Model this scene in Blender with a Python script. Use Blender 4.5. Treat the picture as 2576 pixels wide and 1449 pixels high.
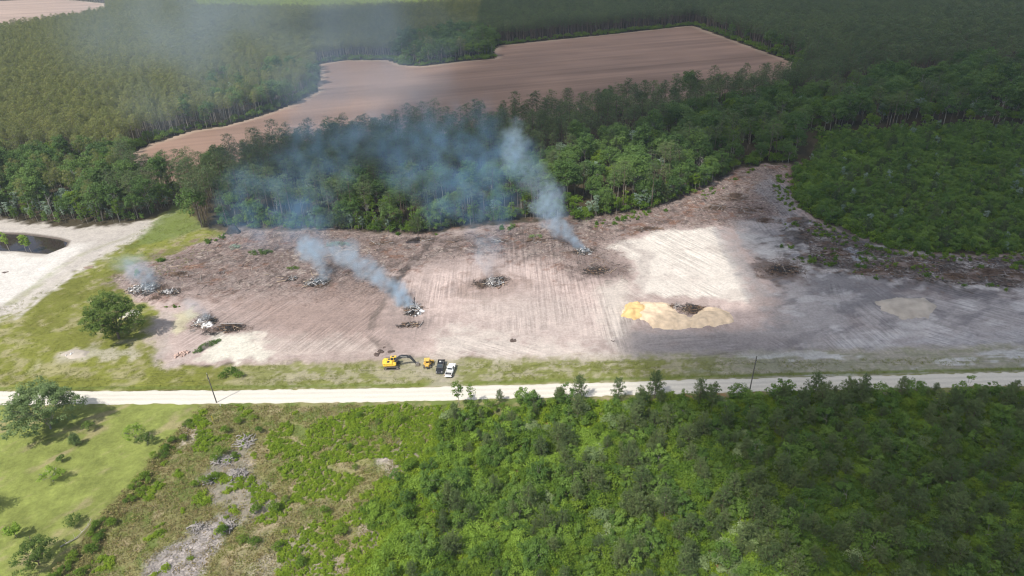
import bpy, math, random
import numpy as np
from mathutils import Vector, Matrix, Euler
PI = math.pi
rng = np.random.default_rng(11)
random.seed(5)
S = bpy.context.scene
COL = S.collection
for o in list(bpy.data.objects): bpy.data.objects.remove(o)

# ------------------------------------------------------------------ camera
CAMH, PITCH, ROLL, FPX = 114.0, math.radians(29.0), math.radians(2.0), 1717.0
_r0 = Vector((1, 0, 0)); _f = Vector((0, math.cos(PITCH), -math.sin(PITCH))); _u0 = _r0.cross(_f)
_r = _r0 * math.cos(ROLL) - _u0 * math.sin(ROLL); _u = _u0 * math.cos(ROLL) + _r0 * math.sin(ROLL)
cam_d = bpy.data.cameras.new('camera'); cam = bpy.data.objects.new('camera', cam_d); COL.objects.link(cam)
cam.matrix_world = Matrix(((_r.x, _u.x, -_f.x, 0), (_r.y, _u.y, -_f.y, 0), (_r.z, _u.z, -_f.z, CAMH), (0, 0, 0, 1)))
cam_d.sensor_width = 36; cam_d.lens = 36 * FPX / 2576; cam_d.clip_end = 12000; cam_d.clip_start = 1
S.camera = cam

# ------------------------------------------------------------------ light
SUN_EL, SUN_AZ = math.radians(54), math.radians(225)      # shadows fall right and away
sunv = Vector((math.sin(SUN_AZ) * math.cos(SUN_EL), math.cos(SUN_AZ) * math.cos(SUN_EL), math.sin(SUN_EL)))
W = bpy.data.worlds.new('World'); S.world = W; W.use_nodes = True
wn = W.node_tree.nodes; bg = wn['Background']
sky = wn.new('ShaderNodeTexSky'); sky.sky_type = 'NISHITA'; sky.sun_disc = False
sky.sun_elevation = SUN_EL; sky.sun_rotation = SUN_AZ; sky.dust_density = 2.0; sky.air_density = 1.0
W.node_tree.links.new(sky.outputs[0], bg.inputs[0]); bg.inputs[1].default_value = 0.125
sl = bpy.data.lights.new('sun', 'SUN'); sl.energy = 4.6; sl.angle = math.radians(0.53); sl.color = (1, 0.955, 0.88)
sun = bpy.data.objects.new('sun', sl); COL.objects.link(sun); sun.rotation_euler = sunv.to_track_quat('Z', 'Y').to_euler()
S.view_settings.view_transform = 'Standard'; S.view_settings.look = 'None'; S.view_settings.gamma = 1
S.view_settings.exposure = 0.12; S.view_settings.use_curve_mapping = False
S.render.engine = 'CYCLES'; S.cycles.use_denoising = True; S.cycles.denoiser = 'OPENIMAGEDENOISE'; S.cycles.denoising_input_passes = 'RGB_ALBEDO_NORMAL'; S.cycles.denoising_prefilter = 'ACCURATE'; S.cycles.filter_width = 1.2; S.cycles.sample_clamp_indirect = 6; S.render.resolution_x = 1024; S.render.resolution_y = 576
S.cycles.max_bounces = 5; S.cycles.diffuse_bounces = 4; S.cycles.glossy_bounces = 2; S.cycles.transmission_bounces = 3
S.cycles.transparent_max_bounces = 12; S.cycles.volume_bounces = 1; S.cycles.volume_step_rate = 1.0; S.cycles.volume_max_steps = 256

# ------------------------------------------------------------------ helpers
def at(x, y, h=0.0):
    """world point on the plane z=h seen at (x, y) of a 2576 wide view"""
    d = _r * ((x - 1288) / FPX) + _u * (-(y - 724.5) / FPX) + _f
    t = (h - CAMH) / d.z
    return (d.x * t, d.y * t)
def P(pts, h=0.0): return np.array([at(x, y, h) for x, y in pts])
def pix(X, Y, Z=0.0):
    X = np.asarray(X, float); Y = np.asarray(Y, float); Zc = np.asarray(Z, float) - CAMH
    dz = X * _f.x + Y * _f.y + Zc * _f.z
    return 1288 + FPX * (X * _r.x + Y * _r.y + Zc * _r.z) / dz, 724.5 - FPX * (X * _u.x + Y * _u.y + Zc * _u.z) / dz, dz
def inside(X, Y, poly):
    r = np.zeros(X.shape, bool); n = len(poly)
    for i in range(n):
        x0, y0 = poly[i]; x1, y1 = poly[(i + 1) % n]
        c = ((y0 > Y) != (y1 > Y)) & (X < (x1 - x0) * (Y - y0) / ((y1 - y0) if y1 != y0 else 1e-9) + x0)
        r ^= c
    return r
def sdist(X, Y, poly):
    """signed distance, positive inside"""
    d = np.full(X.shape, 1e9); n = len(poly)
    for i in range(n):
        x0, y0 = poly[i]; x1, y1 = poly[(i + 1) % n]; ex, ey = x1 - x0, y1 - y0
        t = np.clip(((X - x0) * ex + (Y - y0) * ey) / (ex * ex + ey * ey + 1e-9), 0, 1)
        d = np.minimum(d, np.hypot(X - x0 - t * ex, Y - y0 - t * ey))
    return np.where(inside(X, Y, poly), d, -d)
def ldist(X, Y, pts):
    d = np.full(X.shape, 1e9)
    for (x0, y0), (x1, y1) in zip(pts[:-1], pts[1:]):
        ex, ey = x1 - x0, y1 - y0
        t = np.clip(((X - x0) * ex + (Y - y0) * ey) / (ex * ex + ey * ey + 1e-9), 0, 1)
        d = np.minimum(d, np.hypot(X - x0 - t * ex, Y - y0 - t * ey))
    return d
def _h(ix, iy, s):
    n = (ix.astype(np.int64) * 374761393 + iy.astype(np.int64) * 668265263 + s * 1442695041) & 0x7fffffff
    n = ((n ^ (n >> 13)) * 1274126177) & 0x7fffffff
    return ((n ^ (n >> 16)) & 0xffff) / 65535.0
def vn(X, Y, sc, s=0):
    x = X / sc; y = Y / sc; ix = np.floor(x); iy = np.floor(y); fx = x - ix; fy = y - iy
    fx = fx * fx * (3 - 2 * fx); fy = fy * fy * (3 - 2 * fy)
    a = _h(ix, iy, s); b = _h(ix + 1, iy, s); c = _h(ix, iy + 1, s); d = _h(ix + 1, iy + 1, s)
    return (a + (b - a) * fx + (c - a) * fy + (a - b - c + d) * fx * fy) * 2 - 1
def fbm(X, Y, sc, s=0, o=4):
    r = 0; a = 0.5
    for k in range(o): r = r + a * vn(X + 13.7 * k, Y - 7.1 * k, sc / 2 ** k, s + k); a *= 0.55
    return r
def sst(e0, e1, x):
    t = np.clip((x - e0) / (e1 - e0), 0, 1); return t * t * (3 - 2 * t)

def tag(o, label=None, cat=None, group=None, kind=None):
    if label: o['label'] = label
    if cat: o['category'] = cat
    if group: o['group'] = group
    if kind: o['kind'] = kind
    return o
def link(o, parent=None):
    COL.objects.link(o)
    if parent: o.parent = parent
    return o
def empty(name, loc=(0, 0, 0), rz=0.0):
    o = bpy.data.objects.new(name, None); o.location = loc; o.rotation_euler = (0, 0, rz); o.empty_display_size = .5
    return link(o)
def mkmesh(name, V, F, mats=(), midx=None, attrs=None, smooth=False):
    """V (n,3); F list of (m,k) arrays; attrs {name: (type, array)}"""
    me = bpy.data.meshes.new(name); V = np.asarray(V, np.float32)
    F = [np.asarray(f, np.int32) for f in (F if isinstance(F, list) else [F]) if len(f)]
    me.vertices.add(len(V)); me.vertices.foreach_set('co', V.ravel())
    nl = sum(f.size for f in F); npoly = sum(len(f) for f in F)
    me.loops.add(nl); me.loops.foreach_set('vertex_index', np.concatenate([f.ravel() for f in F]))
    tot = np.concatenate([np.full(len(f), f.shape[1], np.int32) for f in F])
    st = np.concatenate([[0], np.cumsum(tot)[:-1]]).astype(np.int32)
    me.polygons.add(npoly); me.polygons.foreach_set('loop_start', st); me.polygons.foreach_set('loop_total', tot)
    for m in mats: me.materials.append(m)
    if midx is not None: me.polygons.foreach_set('material_index', np.asarray(midx, np.int32))
    if smooth: me.polygons.foreach_set('use_smooth', np.ones(npoly, bool))
    me.update(calc_edges=True)
    for k, (t, a) in (attrs or {}).items():
        at_ = me.attributes.new(k, t, 'POINT')
        at_.data.foreach_set({'FLOAT': 'value', 'FLOAT_COLOR': 'color', 'FLOAT_VECTOR': 'vector', 'INT': 'value'}[t], np.asarray(a).ravel())
    return me

# ------------------------------------------------------------------ materials
def nt(name):
    m = bpy.data.materials.new(name); m.use_nodes = True; n = m.node_tree.nodes; l = m.node_tree.links
    return m, n, l, n['Principled BSDF']
def node(n, t, **k):
    x = n.new(t)
    for a, b in k.items(): setattr(x, a, b)
    return x
def plain(name, col, rough=0.6, metal=0.0, var=0.25, scale=3.0, bump=0.0, spec=0.3):
    m, n, l, b = nt(name)
    tc = node(n, 'ShaderNodeTexCoord'); ns = node(n, 'ShaderNodeTexNoise'); ns.inputs['Scale'].default_value = scale; ns.inputs['Detail'].default_value = 6
    l.new(tc.outputs['Object'], ns.inputs['Vector'])
    r = node(n, 'ShaderNodeValToRGB'); e = r.color_ramp.elements
    e[0].position = .3; e[1].position = .7
    e[0].color = (*[c * (1 - var) for c in col], 1); e[1].color = (*[min(1, c * (1 + var)) for c in col], 1)
    l.new(ns.outputs['Fac'], r.inputs[0]); l.new(r.outputs[0], b.inputs['Base Color'])
    b.inputs['Roughness'].default_value = rough; b.inputs['Metallic'].default_value = metal; b.inputs['Specular IOR Level'].default_value = spec
    if bump:
        bp = node(n, 'ShaderNodeBump'); bp.inputs['Strength'].default_value = bump; bp.inputs['Distance'].default_value = .1
        l.new(ns.outputs['Fac'], bp.inputs['Height']); l.new(bp.outputs[0], b.inputs['Normal'])
    return m
def leafmat(name, c0, c1, c2, transl=0.3):
    """leaf colour runs over c0..c1..c2 by tree and by leaf clump"""
    m, n, l, b = nt(name); n.remove(b)
    oi = node(n, 'ShaderNodeObjectInfo'); at_ = node(n, 'ShaderNodeAttribute', attribute_name='tint')
    a = node(n, 'ShaderNodeMath', operation='MULTIPLY'); a.inputs[1].default_value = .6; l.new(oi.outputs['Random'], a.inputs[0])
    c = node(n, 'ShaderNodeMath', operation='MULTIPLY_ADD'); c.inputs[1].default_value = .4; l.new(at_.outputs['Fac'], c.inputs[0]); l.new(a.outputs[0], c.inputs[2])
    r = node(n, 'ShaderNodeValToRGB'); e = r.color_ramp.elements; e[0].position = .1; e[1].position = .9
    e[0].color = (*c0, 1); e[1].color = (*c2, 1); e2 = e.new(.5); e2.color = (*c1, 1)
    l.new(c.outputs[0], r.inputs[0])
    d = node(n, 'ShaderNodeBsdfPrincipled'); d.inputs['Roughness'].default_value = .55; d.inputs['Specular IOR Level'].default_value = .25
    t = node(n, 'ShaderNodeBsdfTranslucent'); hs = node(n, 'ShaderNodeHueSaturation'); hs.inputs['Value'].default_value = 1.3; hs.inputs['Hue'].default_value = .485
    l.new(r.outputs[0], hs.inputs['Color']); l.new(hs.outputs[0], t.inputs['Color']); l.new(r.outputs[0], d.inputs['Base Color'])
    mx = node(n, 'ShaderNodeMixShader'); mx.inputs[0].default_value = transl; l.new(d.outputs[0], mx.inputs[1]); l.new(t.outputs[0], mx.inputs[2])
    l.new(mx.outputs[0], n['Material Output'].inputs[0]); return m
M = {}
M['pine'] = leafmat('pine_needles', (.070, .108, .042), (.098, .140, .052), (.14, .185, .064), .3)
M['olive'] = leafmat('olive_needles', (.13, .155, .045), (.18, .205, .055), (.24, .25, .07), .3)  # lighter copy of the pine needles, carries the left plantation's sunlit brightness
M['brightpine'] = leafmat('sunlit_needles', (.26, .34, .06), (.32, .40, .07), (.38, .46, .08), .35)  # sunshine on the far bands is put into the needle colour
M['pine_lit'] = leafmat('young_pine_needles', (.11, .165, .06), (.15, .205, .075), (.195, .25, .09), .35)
M['broad'] = leafmat('broad_leaves', (.065, .125, .032), (.10, .18, .042), (.15, .235, .055), .4)
M['mid'] = leafmat('mid_green_leaves', (.08, .16, .03), (.13, .23, .04), (.20, .31, .055), .45)
M['oak'] = leafmat('oak_leaves', (.085, .14, .025), (.11, .175, .03), (.14, .21, .04), .35)
M['pale'] = leafmat('pale_leaves', (.16, .23, .15), (.24, .32, .23), (.34, .42, .33), .35)
M['willow'] = leafmat('greyish_leaves', (.15, .22, .08), (.23, .31, .12), (.34, .41, .20), .35)
M['shrub'] = leafmat('shrub_leaves', (.075, .15, .016), (.125, .215, .02), (.20, .29, .028), .45)
M['lime'] = leafmat('lime_leaves', (.17, .28, .03), (.22, .34, .04), (.27, .40, .06), .4)
M['cover'] = leafmat('bramble_leaves', (.14, .23, .014), (.20, .30, .017), (.27, .36, .03), .45)
M['straw'] = leafmat('dry_grass', (.24, .19, .08), (.33, .27, .12), (.20, .23, .06), .2)
M['grass'] = leafmat('verge_grass', (.14, .17, .025), (.18, .21, .03), (.25, .26, .05), .3)
M['bark'] = plain('pine_bark', (.16, .12, .095), .9, scale=2, var=.35)
M['palebark'] = plain('pale_bark', (.30, .27, .23), .9, scale=2, var=.35)
M['dead'] = plain('dead_wood', (.34, .31, .28), .9, scale=2, var=.3)
M['greywood'] = plain('weathered_wood', (.31, .285, .27), .9, scale=1.5, var=.3)
M['brownwood'] = plain('fresh_brown_wood', (.20, .13, .085), .9, scale=1.5, var=.4)
M['palewood'] = plain('debarked_wood', (.45, .35, .25), .8, scale=1.5, var=.2)
M['char'] = plain('charred_wood', (.045, .042, .042), .9, scale=2, var=.5)
M['ash'] = plain('white_ash', (.66, .655, .65), .95, scale=1.2, var=.45, bump=1)

# ------------------------------------------------------------------ layout lines (ground, in view coordinates)
CLEAR = P([(290, 705), (330, 670), (420, 645), (520, 605), (600, 578), (860, 583), (1090, 593), (1130, 578), (1250, 564), (1390, 557), (1450, 563), (1560, 543), (1640, 528), (1740, 493), (1820, 452), (1860, 425), (1930, 412), (1992, 418),
           (1985, 470), (2010, 525), (2060, 557), (2150, 592), (2230, 628), (2330, 642), (2600, 640), (2900, 640), (2900, 885), (2576, 895), (1960, 905), (1600, 910), (1300, 905), (1000, 900), (830, 912), (640, 918), (430, 922), (395, 890), (420, 800), (385, 770), (330, 750)])
ROADC = [(-300, 1003.5), (0, 1002), (520, 998.5), (1000, 993.5), (1500, 980), (2000, 966), (2576, 953), (2900, 947)]
TOPLINE = [(345, 398), (400, 392), (480, 378), (545, 350), (600, 335), (720, 318), (830, 312), (900, 292), (1000, 282), (1090, 264), (1200, 264), (1300, 248), (1400, 230), (1600, 208), (1700, 198), (1800, 184), (1900, 168), (1985, 158)]
FIELD = np.concatenate([P([(1995, 158), (1742, 65), (1500, 91), (1380, 103), (1254, 116), (1240, 130), (1248, 148), (1150, 157), (1060, 168), (1010, 165), (975, 152), (870, 153), (800, 163), (806, 185), (797, 232), (740, 262), (650, 295), (560, 320), (480, 332), (380, 362), (330, 388)]), P(TOPLINE, 17)])
FIELD2 = np.concatenate([P([(-300, -8), (0, 3), (120, -2), (190, 2), (262, 9)]), P([(262, 14), (200, 28), (100, 42), (40, 50), (0, 55), (-300, 80)], 16)])
FOREST = P([(-260, -28), (2840, -30), (2840, 330), (2400, 318), (2050, 335), (1990, 410), (1850, 427), (1740, 490), (1640, 525), (1560, 538), (1450, 558), (1390, 550), (1250, 558), (1130, 572), (1090, 588), (950, 588), (860, 578), (600, 573), (492, 574), (470, 545), (462, 500), (430, 520), (380, 545), (330, 560), (150, 557), (0, 546), (-260, 520)])
SCRUB = P([(1992, 420), (2060, 385), (2050, 335), (2400, 318), (2840, 330), (2840, 640), (2330, 640), (2230, 626), (2150, 590), (2060, 555), (2010, 523), (1987, 470)])
THICK = P([(1120, 1040), (1220, 1026), (1300, 1018), (1500, 1012), (1800, 1003), (2100, 998), (2576, 985), (2900, 980), (2900, 1600), (950, 1600), (900, 1449), (960, 1360), (900, 1290), (980, 1230), (1060, 1150), (1090, 1090)])
POND = P([(-260, 575), (0, 584), (60, 586), (110, 592), (150, 598), (174, 606), (166, 619), (120, 637), (90, 635), (40, 630), (0, 629), (-260, 620)])
LAWN = P([(-300, 1020), (0, 1019), (500, 1017), (470, 1070), (415, 1120), (330, 1230), (240, 1330), (150, 1420), (110, 1500), (-300, 1500)])
HEDGE = P([(470, 1060), (500, 1075), (430, 1140), (360, 1240), (270, 1340), (200, 1500), (95, 1500), (165, 1400), (250, 1310), (330, 1215), (400, 1130)])

ROADW = P(ROADC)
def road_d(X, Y): return ldist(X, Y, ROADW)
RH = 2.9     # half width of the road, metres

# ------------------------------------------------------------------ ground
def axis(lo, hi, step, far_lo, far_hi, g=1.18):
    c = list(np.arange(lo, hi, step)); a = []; s = step; x = lo
    while x > far_lo: s *= g; x -= s; a.append(x)
    b = []; s = step; x = c[-1]
    while x < far_hi: s *= g; x += s; b.append(x)
    return np.array(a[::-1] + c + b)
XS = axis(-225, 225, .62, -5000, 5000); YS = axis(76, 330, .62, -300, 6000)
BERM = P([(1960, 640), (1975, 570), (2010, 540), (2060, 566), (2150, 600), (2230, 632), (2330, 646), (2600, 644), (2900, 645), (2900, 742), (2576, 735), (2400, 728), (2230, 706), (2120, 684), (2050, 668), (1990, 655)])
PUD = P([(2118, 627), (2140, 622), (2160, 630), (2172, 645), (2172, 662), (2150, 662), (2140, 645)])
def HZ(X, Y):
    """ground height"""
    sc = sdist(X, Y, CLEAR)
    h = 0.10 * fbm(X, Y, 9, 3) * sst(-1, 4, sc) + 0.05 * fbm(X, Y, 2.2, 8) * sst(0, 4, sc)
    h = h + sst(-3, 3, sdist(X, Y, BERM)) * (.35 + .5 * np.abs(fbm(X, Y, 5, 31)))
    h = h * (1 - sst(-3, .5, sdist(X, Y, PUD))) + .12 * sst(-3, .5, sdist(X, Y, PUD))
    h = h + (fbm(X, Y, 7, 17) * .12) * (1 - sst(0, 3, sc)) * sst(4, 8, road_d(X, Y))
    h = np.where(road_d(X, Y) < 4.5, 0, h)
    pd = sdist(X, Y, POND)
    h = h - 1.6 * sst(-1.5, 4, pd)
    return np.where((Y > 480) | (Y < 60) | (np.abs(X) > 330), 0, h)
def hz(x, y): return float(HZ(np.array([x]), np.array([y]))[0])

def build_ground():
    X, Y = np.meshgrid(XS, YS); nx, ny = len(XS), len(YS); x = X.ravel(); y = Y.ravel()
    wx = x + 2.2 * fbm(x, y, 11, 50, 6) + 4.5 * fbm(x, y, 34, 150, 2) * sst(150, 180, y); wy = y + 2.0 * fbm(x, y, 11, 60, 6) + 2.5 * fbm(x, y, 34, 160, 2) * sst(150, 180, y)
    n1 = fbm(x, y, 12, 1); n2 = fbm(x, y, 3.0, 2); n3 = fbm(x, y, 35, 4); n4 = fbm(x, y, 1.4, 5)
    C = np.zeros((len(x), 3)); C[:] = (.060, .048, .028)
    rough = np.ones(len(x)) * .6; streak = np.zeros(len(x))
    def mixc(m, c):
        C[:] = C * (1 - m[:, None]) + np.array(c) * m[:, None]
    def pm(poly, w=1.0, ns=0.0, n=None):
        return sst(-w, w, sdist(wx, wy, poly) + ns * (n2 if n is None else n))
    # --- grass north of the road and round the oak
    G = P([(-300, 986), (-300, 800), (0, 790), (120, 715), (260, 645), (370, 555), (458, 505), (495, 575), (640, 590), (560, 650), (430, 700), (430, 925), (1000, 900), (1700, 890), (2900, 880), (2900, 945), (1500, 975), (0, 990)])
    g = pm(G, 1.5, 2); grassc = np.array((.165, .175, .036)) * (1 + .35 * n1[:, None]) + np.array((.05, .03, .025)) * np.clip(n2, 0, 1)[:, None]
    C[:] = C * (1 - g[:, None]) + grassc * g[:, None]
    dry = g * sst(-.02, .35, n2 * .7 + n1 * .5 + .25 * fbm(x, y * 2.5, 5, 77)); mixc(dry * .55, (.34, .30, .19))
    # --- everything south of the road
    so = (1 - sst(-.5, .5, y - np.interp(x, ROADW[:, 0], ROADW[:, 1]))) * sst(-230, -200, x)
    mead = np.array((.205, .195, .085)) * (1 + .3 * n1[:, None]); C[:] = C * (1 - so[:, None]) + mead * so[:, None]
    mixc(so * sst(.0, .25, n2 + .5 * n3) * .8, (.11, .155, .035)); mixc(so * sst(.1, .45, fbm(x, y, 4, 91) - .2 * n3) * .75, (.33, .27, .17))
    th = pm(THICK, 3, 3); mixc(th * .85, (.085, .11, .025)); mixc(th * sst(.22, .42, n2), (.32, .17, .09))
    lw = pm(LAWN, 1.0, 1.0)
    lawnc = np.array((.195, .225, .058)) * (1 + .22 * n1[:, None] + .22 * n2[:, None] + .25 * n4[:, None]); C[:] = C * (1 - lw[:, None]) + lawnc * lw[:, None]
    mixc(lw * sst(.12, .6, fbm(x * .7 + y * .7, (y - x) * 2.2, 10, 66, 6) + .4 * n2) * .65, (.31, .25, .15))
    hg = pm(HEDGE, 1.2, 1.2); mixc(hg * .85, (.12, .12, .04))
    # greyish wood chip patches of the meadow
    for poly, c, a in [([(350, 1449), (330, 1500), (480, 1500), (520, 1400), (590, 1310), (600, 1265), (540, 1300), (460, 1350), (390, 1390)], (.37, .33, .31), .9),
                       ([(520, 1250), (510, 1200), (560, 1150), (640, 1100), (650, 1140), (640, 1190), (700, 1250), (680, 1300), (620, 1320), (580, 1300)], (.30, .26, .23), .6),
                       ([(860, 1040), (835, 1075), (810, 1120), (790, 1180), (740, 1230), (640, 1330), (560, 1449), (590, 1470), (700, 1330), (790, 1220), (830, 1170), (850, 1110)], (.34, .285, .20), .38),
                       ([(950, 1160), (1010, 1100), (1060, 1130), (1020, 1180), (990, 1200)], (.37, .32, .28), .7),
                       ([(460, 1075), (490, 1060), (495, 1085), (460, 1120)], (.42, .36, .30), .85),
                       ([(900, 1310), (930, 1280), (960, 1330), (930, 1390)], (.37, .31, .27), .6),
                       ([(780, 1449), (810, 1390), (850, 1420), (850, 1470)], (.37, .31, .27), .6),
                       ([(1660, 1350), (1720, 1290), (1760, 1330), (1740, 1390)], (.42, .30, .20), .8), ([(1440, 1072), (1452, 1072), (1452, 1082), (1440, 1084)], (.50, .22, .12), .9),
                       ([(640, 1450), (640, 1410), (760, 1330), (800, 1370), (720, 1450)], (.36, .32, .25), .45)]:
        m = pm(P(poly), 1.2, 3.0) * a; mixc(m, c); mixc(m * sst(.1, .4, n4), np.array(c) * 1.3)
    # --- the cleared ground
    cl = pm(CLEAR, 1.2, 2.5); base = np.array((.40, .32, .29)) * (1 + .30 * n1[:, None] + .22 * n2[:, None])
    C[:] = C * (1 - cl[:, None]) + base * cl[:, None]; streak = np.maximum(streak, cl)
    def z(poly, c, a=1, w=2.0, ns=3.0, n=None):
        m = pm(P(poly), w * 1.5, ns * 1.6, n) * a; mixc(m, c); return m
    # reddish brown litter along the woods
    red = z([(290, 705), (420, 640), (600, 575), (860, 578), (1090, 590), (1390, 555), (1640, 525), (1860, 420), (1995, 415), (1990, 560), (1870, 570), (1700, 575), (1600, 590), (1540, 620), (1600, 680), (1560, 705), (1450, 700), (1380, 650), (1200, 640), (1080, 660), (1000, 690), (960, 760), (800, 760), (640, 740), (460, 750), (380, 730)], (.19, .142, .125), .9, 5, 6)
    mixc(red * sst(.15, .5, n2 + .6 * n1) * .8, (.20, .105, .07)); mixc(red * sst(.0, .4, fbm(x, y, 6, 205)) * .6, (.27, .225, .205)); mixc(red * sst(.12, .45, fbm(x, y, 2.5, 201)) * .8, (.085, .066, .06)); mixc(red * sst(.3, .5, n4 - .2 * n1), (.36, .30, .26))
    rough = rough + red * 1.2
    z([(560, 760), (700, 740), (980, 700), (1010, 760), (960, 850), (930, 900), (760, 880), (640, 820)], (.255, .19, .165), .85, 6, 5)
    z([(1150, 720), (1180, 690), (1250, 680), (1320, 700), (1300, 735), (1230, 750), (1170, 745)], (.235, .175, .15), .75, 3, 8)
    z([(985, 800), (1020, 760), (1070, 770), (1080, 810), (1040, 840), (990, 835)], (.26, .21, .19), .75, 2.5, 7)
    z([(1450, 700), (1460, 650), (1520, 655), (1590, 670), (1585, 690), (1530, 705)], (.20, .155, .14), .85, 2.5, 6)
    z([(470, 830), (500, 790), (620, 810), (630, 830), (560, 845)], (.25, .20, .18), .75, 2.5, 6)
    # pale sand
    sand = (.56, .51, .455)
    z([(1545, 622), (1640, 583), (1700, 580), (1790, 572), (1830, 620), (1882, 715), (1900, 760), (1800, 750), (1700, 745), (1610, 742), (1600, 700), (1600, 660)], sand, 1, 1.5, 2)
    z([(1510, 720), (1560, 700), (1590, 720), (1580, 800), (1600, 900), (1540, 905), (1520, 850), (1500, 780)], (.50, .45, .40), .8, 2.5, 2)
    z([(1100, 850), (1160, 825), (1240, 830), (1330, 860), (1500, 880), (1560, 905), (1200, 905), (1080, 890)], (.51, .46, .41), .75, 3, 5)
    z([(1180, 760), (1300, 740), (1500, 760), (1520, 860), (1300, 860), (1200, 820)], (.43, .37, .335), .6, 6, 4)
    z([(545, 848), (640, 833), (675, 850), (695, 900), (600, 912), (500, 905), (520, 880)], (.58, .55, .47), .95, 1, 2.5)
    z([(440, 790), (480, 780), (510, 790), (470, 830), (440, 860)], (.44, .41, .27), .8, 1, 2)
    z([(640, 840), (900, 850), (960, 890), (700, 905)], (.43, .37, .33), .6, 3, 4)
    # tan-grey bare soil at right
    z([(1620, 840), (1850, 832), (1990, 800), (1950, 720), (1850, 560), (2000, 540), (2120, 600), (2300, 660), (2900, 660), (2900, 890), (2300, 890), (1620, 900)], (.335, .315, .31), .9, 3, 3)
    z([(1590, 840), (1850, 832), (2050, 850), (2150, 900), (1600, 905), (1560, 870)], (.25, .225, .22), .9, 2, 2)
    z([(1860, 590), (1990, 590), (2060, 640), (2000, 660), (1890, 640)], (.36, .35, .345), .8, 2, 3)
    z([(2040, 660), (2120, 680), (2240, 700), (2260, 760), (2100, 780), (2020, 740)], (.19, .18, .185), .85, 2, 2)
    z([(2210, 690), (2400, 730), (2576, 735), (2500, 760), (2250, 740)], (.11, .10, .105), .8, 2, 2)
    z([(2100, 850), (2300, 840), (2576, 850), (2900, 850), (2900, 880), (2300, 885), (2100, 880)], (.38, .37, .375), .7, 3, 4)
    z([(1960, 455), (1990, 470), (2010, 545), (1970, 540), (1900, 480), (1930, 440)], (.22, .21, .215), .8, 2, 3)
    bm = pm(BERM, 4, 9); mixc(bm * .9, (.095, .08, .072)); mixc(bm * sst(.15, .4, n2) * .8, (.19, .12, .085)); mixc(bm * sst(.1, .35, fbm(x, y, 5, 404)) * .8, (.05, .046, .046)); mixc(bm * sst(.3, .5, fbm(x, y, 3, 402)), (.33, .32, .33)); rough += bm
    z([(1895, 650), (1960, 645), (2010, 665), (2030, 690), (1960, 715), (1905, 690)], (.15, .115, .10), .9, 2.5, 6)
    z([(2130, 580), (2240, 632), (2250, 665), (2150, 640), (2060, 600)], (.09, .08, .078), .8, 2, 3)
    gr = pm(P([(1880, 570), (2900, 560), (2900, 890), (1950, 890)]), 6, 4); mixc(gr * sst(.05, .4, fbm(x * .5 + y * .8, y * 1.6 - x * .9, 6, 611)) * .55, (.15, .14, .148)); mixc(gr * sst(.05, .4, fbm(x, y * 1.8, 8, 612)) * .6, (.50, .48, .47)); mixc(cl * sst(.18, .5, fbm(x * .6, y, 7, 613)) * .25, (.24, .185, .165))
    # dark lane and pale lane through it
    def stroke(pts, w, c, a, soft=.6, h=None):
        m = 1 - sst(w - soft, w + soft, ldist(wx, wy, P(pts)))
        m = m * a * np.clip(.75 + n2 * 1.2, 0, 1); mixc(m, c)
    stroke([(1815, 580), (1870, 680), (1920, 760), (1990, 820), (2060, 870), (2075, 935)], 4.0, (.31, .285, .275), .7, 1.2)
    stroke([(1560, 905), (1570, 830), (1590, 760), (1625, 700), (1620, 640), (1560, 610)], 2.0, (.33, .285, .26), .6, .8)
    for off in (-5, 5):
        stroke([(1082 + off, 600), (1050 + off, 640), (1010 + off, 700), (985 + off, 755)], .8, (.085, .068, .062), 1, .5)
        stroke([(985 + off, 755), (945 + off, 800), (930 + off, 840), (960 + off * 2, 885)], .6, (.15, .12, .105), .8, .4)
        stroke([(2030 + off * 2, 850), (2042 + off * 2, 940)], .4, (.26, .25, .25), .7, .4)
        stroke([(2190 + off * 2, 872), (2170, 882 + off), (2100, 890 + off)], .4, (.33, .31, .31), .6, .4)
    stroke([(1060, 622), (1090, 605), (1200, 600), (1290, 606)], 1.4, (.13, .10, .09), .8, 1)
    stroke([(860, 612), (1000, 606), (1080, 600)], 1.6, (.14, .105, .095), .6, 1)
    # verge stripes and bare spots on it
    rd = road_d(x, y); north = (y > np.interp(x, ROADW[:, 0], ROADW[:, 1])).astype(float)
    verge = north * sst(RH, RH + .6, rd) * (1 - sst(12, 18, rd + 2 * n2)) * sst(-90, -60, x)
    mixc(verge * .85, (.30, .275, .185)); gs = sst(-.08, .2, .8 * fbm(x, y * 3.2, 6, 301) + .75 * n4 + .08)
    mixc(verge * gs * .85, (.155, .17, .038)); greyx = sst(40, 80, x)  # verge turns greyer towards the right, with pale patches
    mixc(verge * greyx * .55, (.30, .29, .27)); mixc(verge * greyx * sst(.05, .2, fbm(x, y * 4, 14, 305)) * .7, (.50, .50, .50))
    mixc(north * (1 - sst(.2, 1.1, np.abs(rd - RH - 1.5 - .3 * n2))) * .85, (.13, .165, .035))
    z([(975, 925), (1000, 890), (1130, 885), (1160, 930), (1165, 972), (1085, 975), (1090, 945)], (.40, .35, .30), .55, 2, 2)
    z([(400, 925), (430, 850), (440, 800), (420, 780), (400, 800), (380, 860), (390, 900)], (.36, .31, .28), .9, 1.0, 1.5)
    z([(395, 930), (470, 885), (560, 840), (500, 900), (430, 930)], (.36, .31, .28), .6, 1, 1.5)
    # pond banks and sandy tracks at left
    z([(-300, 560), (0, 556), (120, 566), (190, 575), (300, 565), (400, 548), (445, 525), (370, 590), (270, 650), (200, 690), (100, 745), (0, 800), (-300, 900)], (.47, .43, .39), .9, 1.5, 3)
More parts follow.
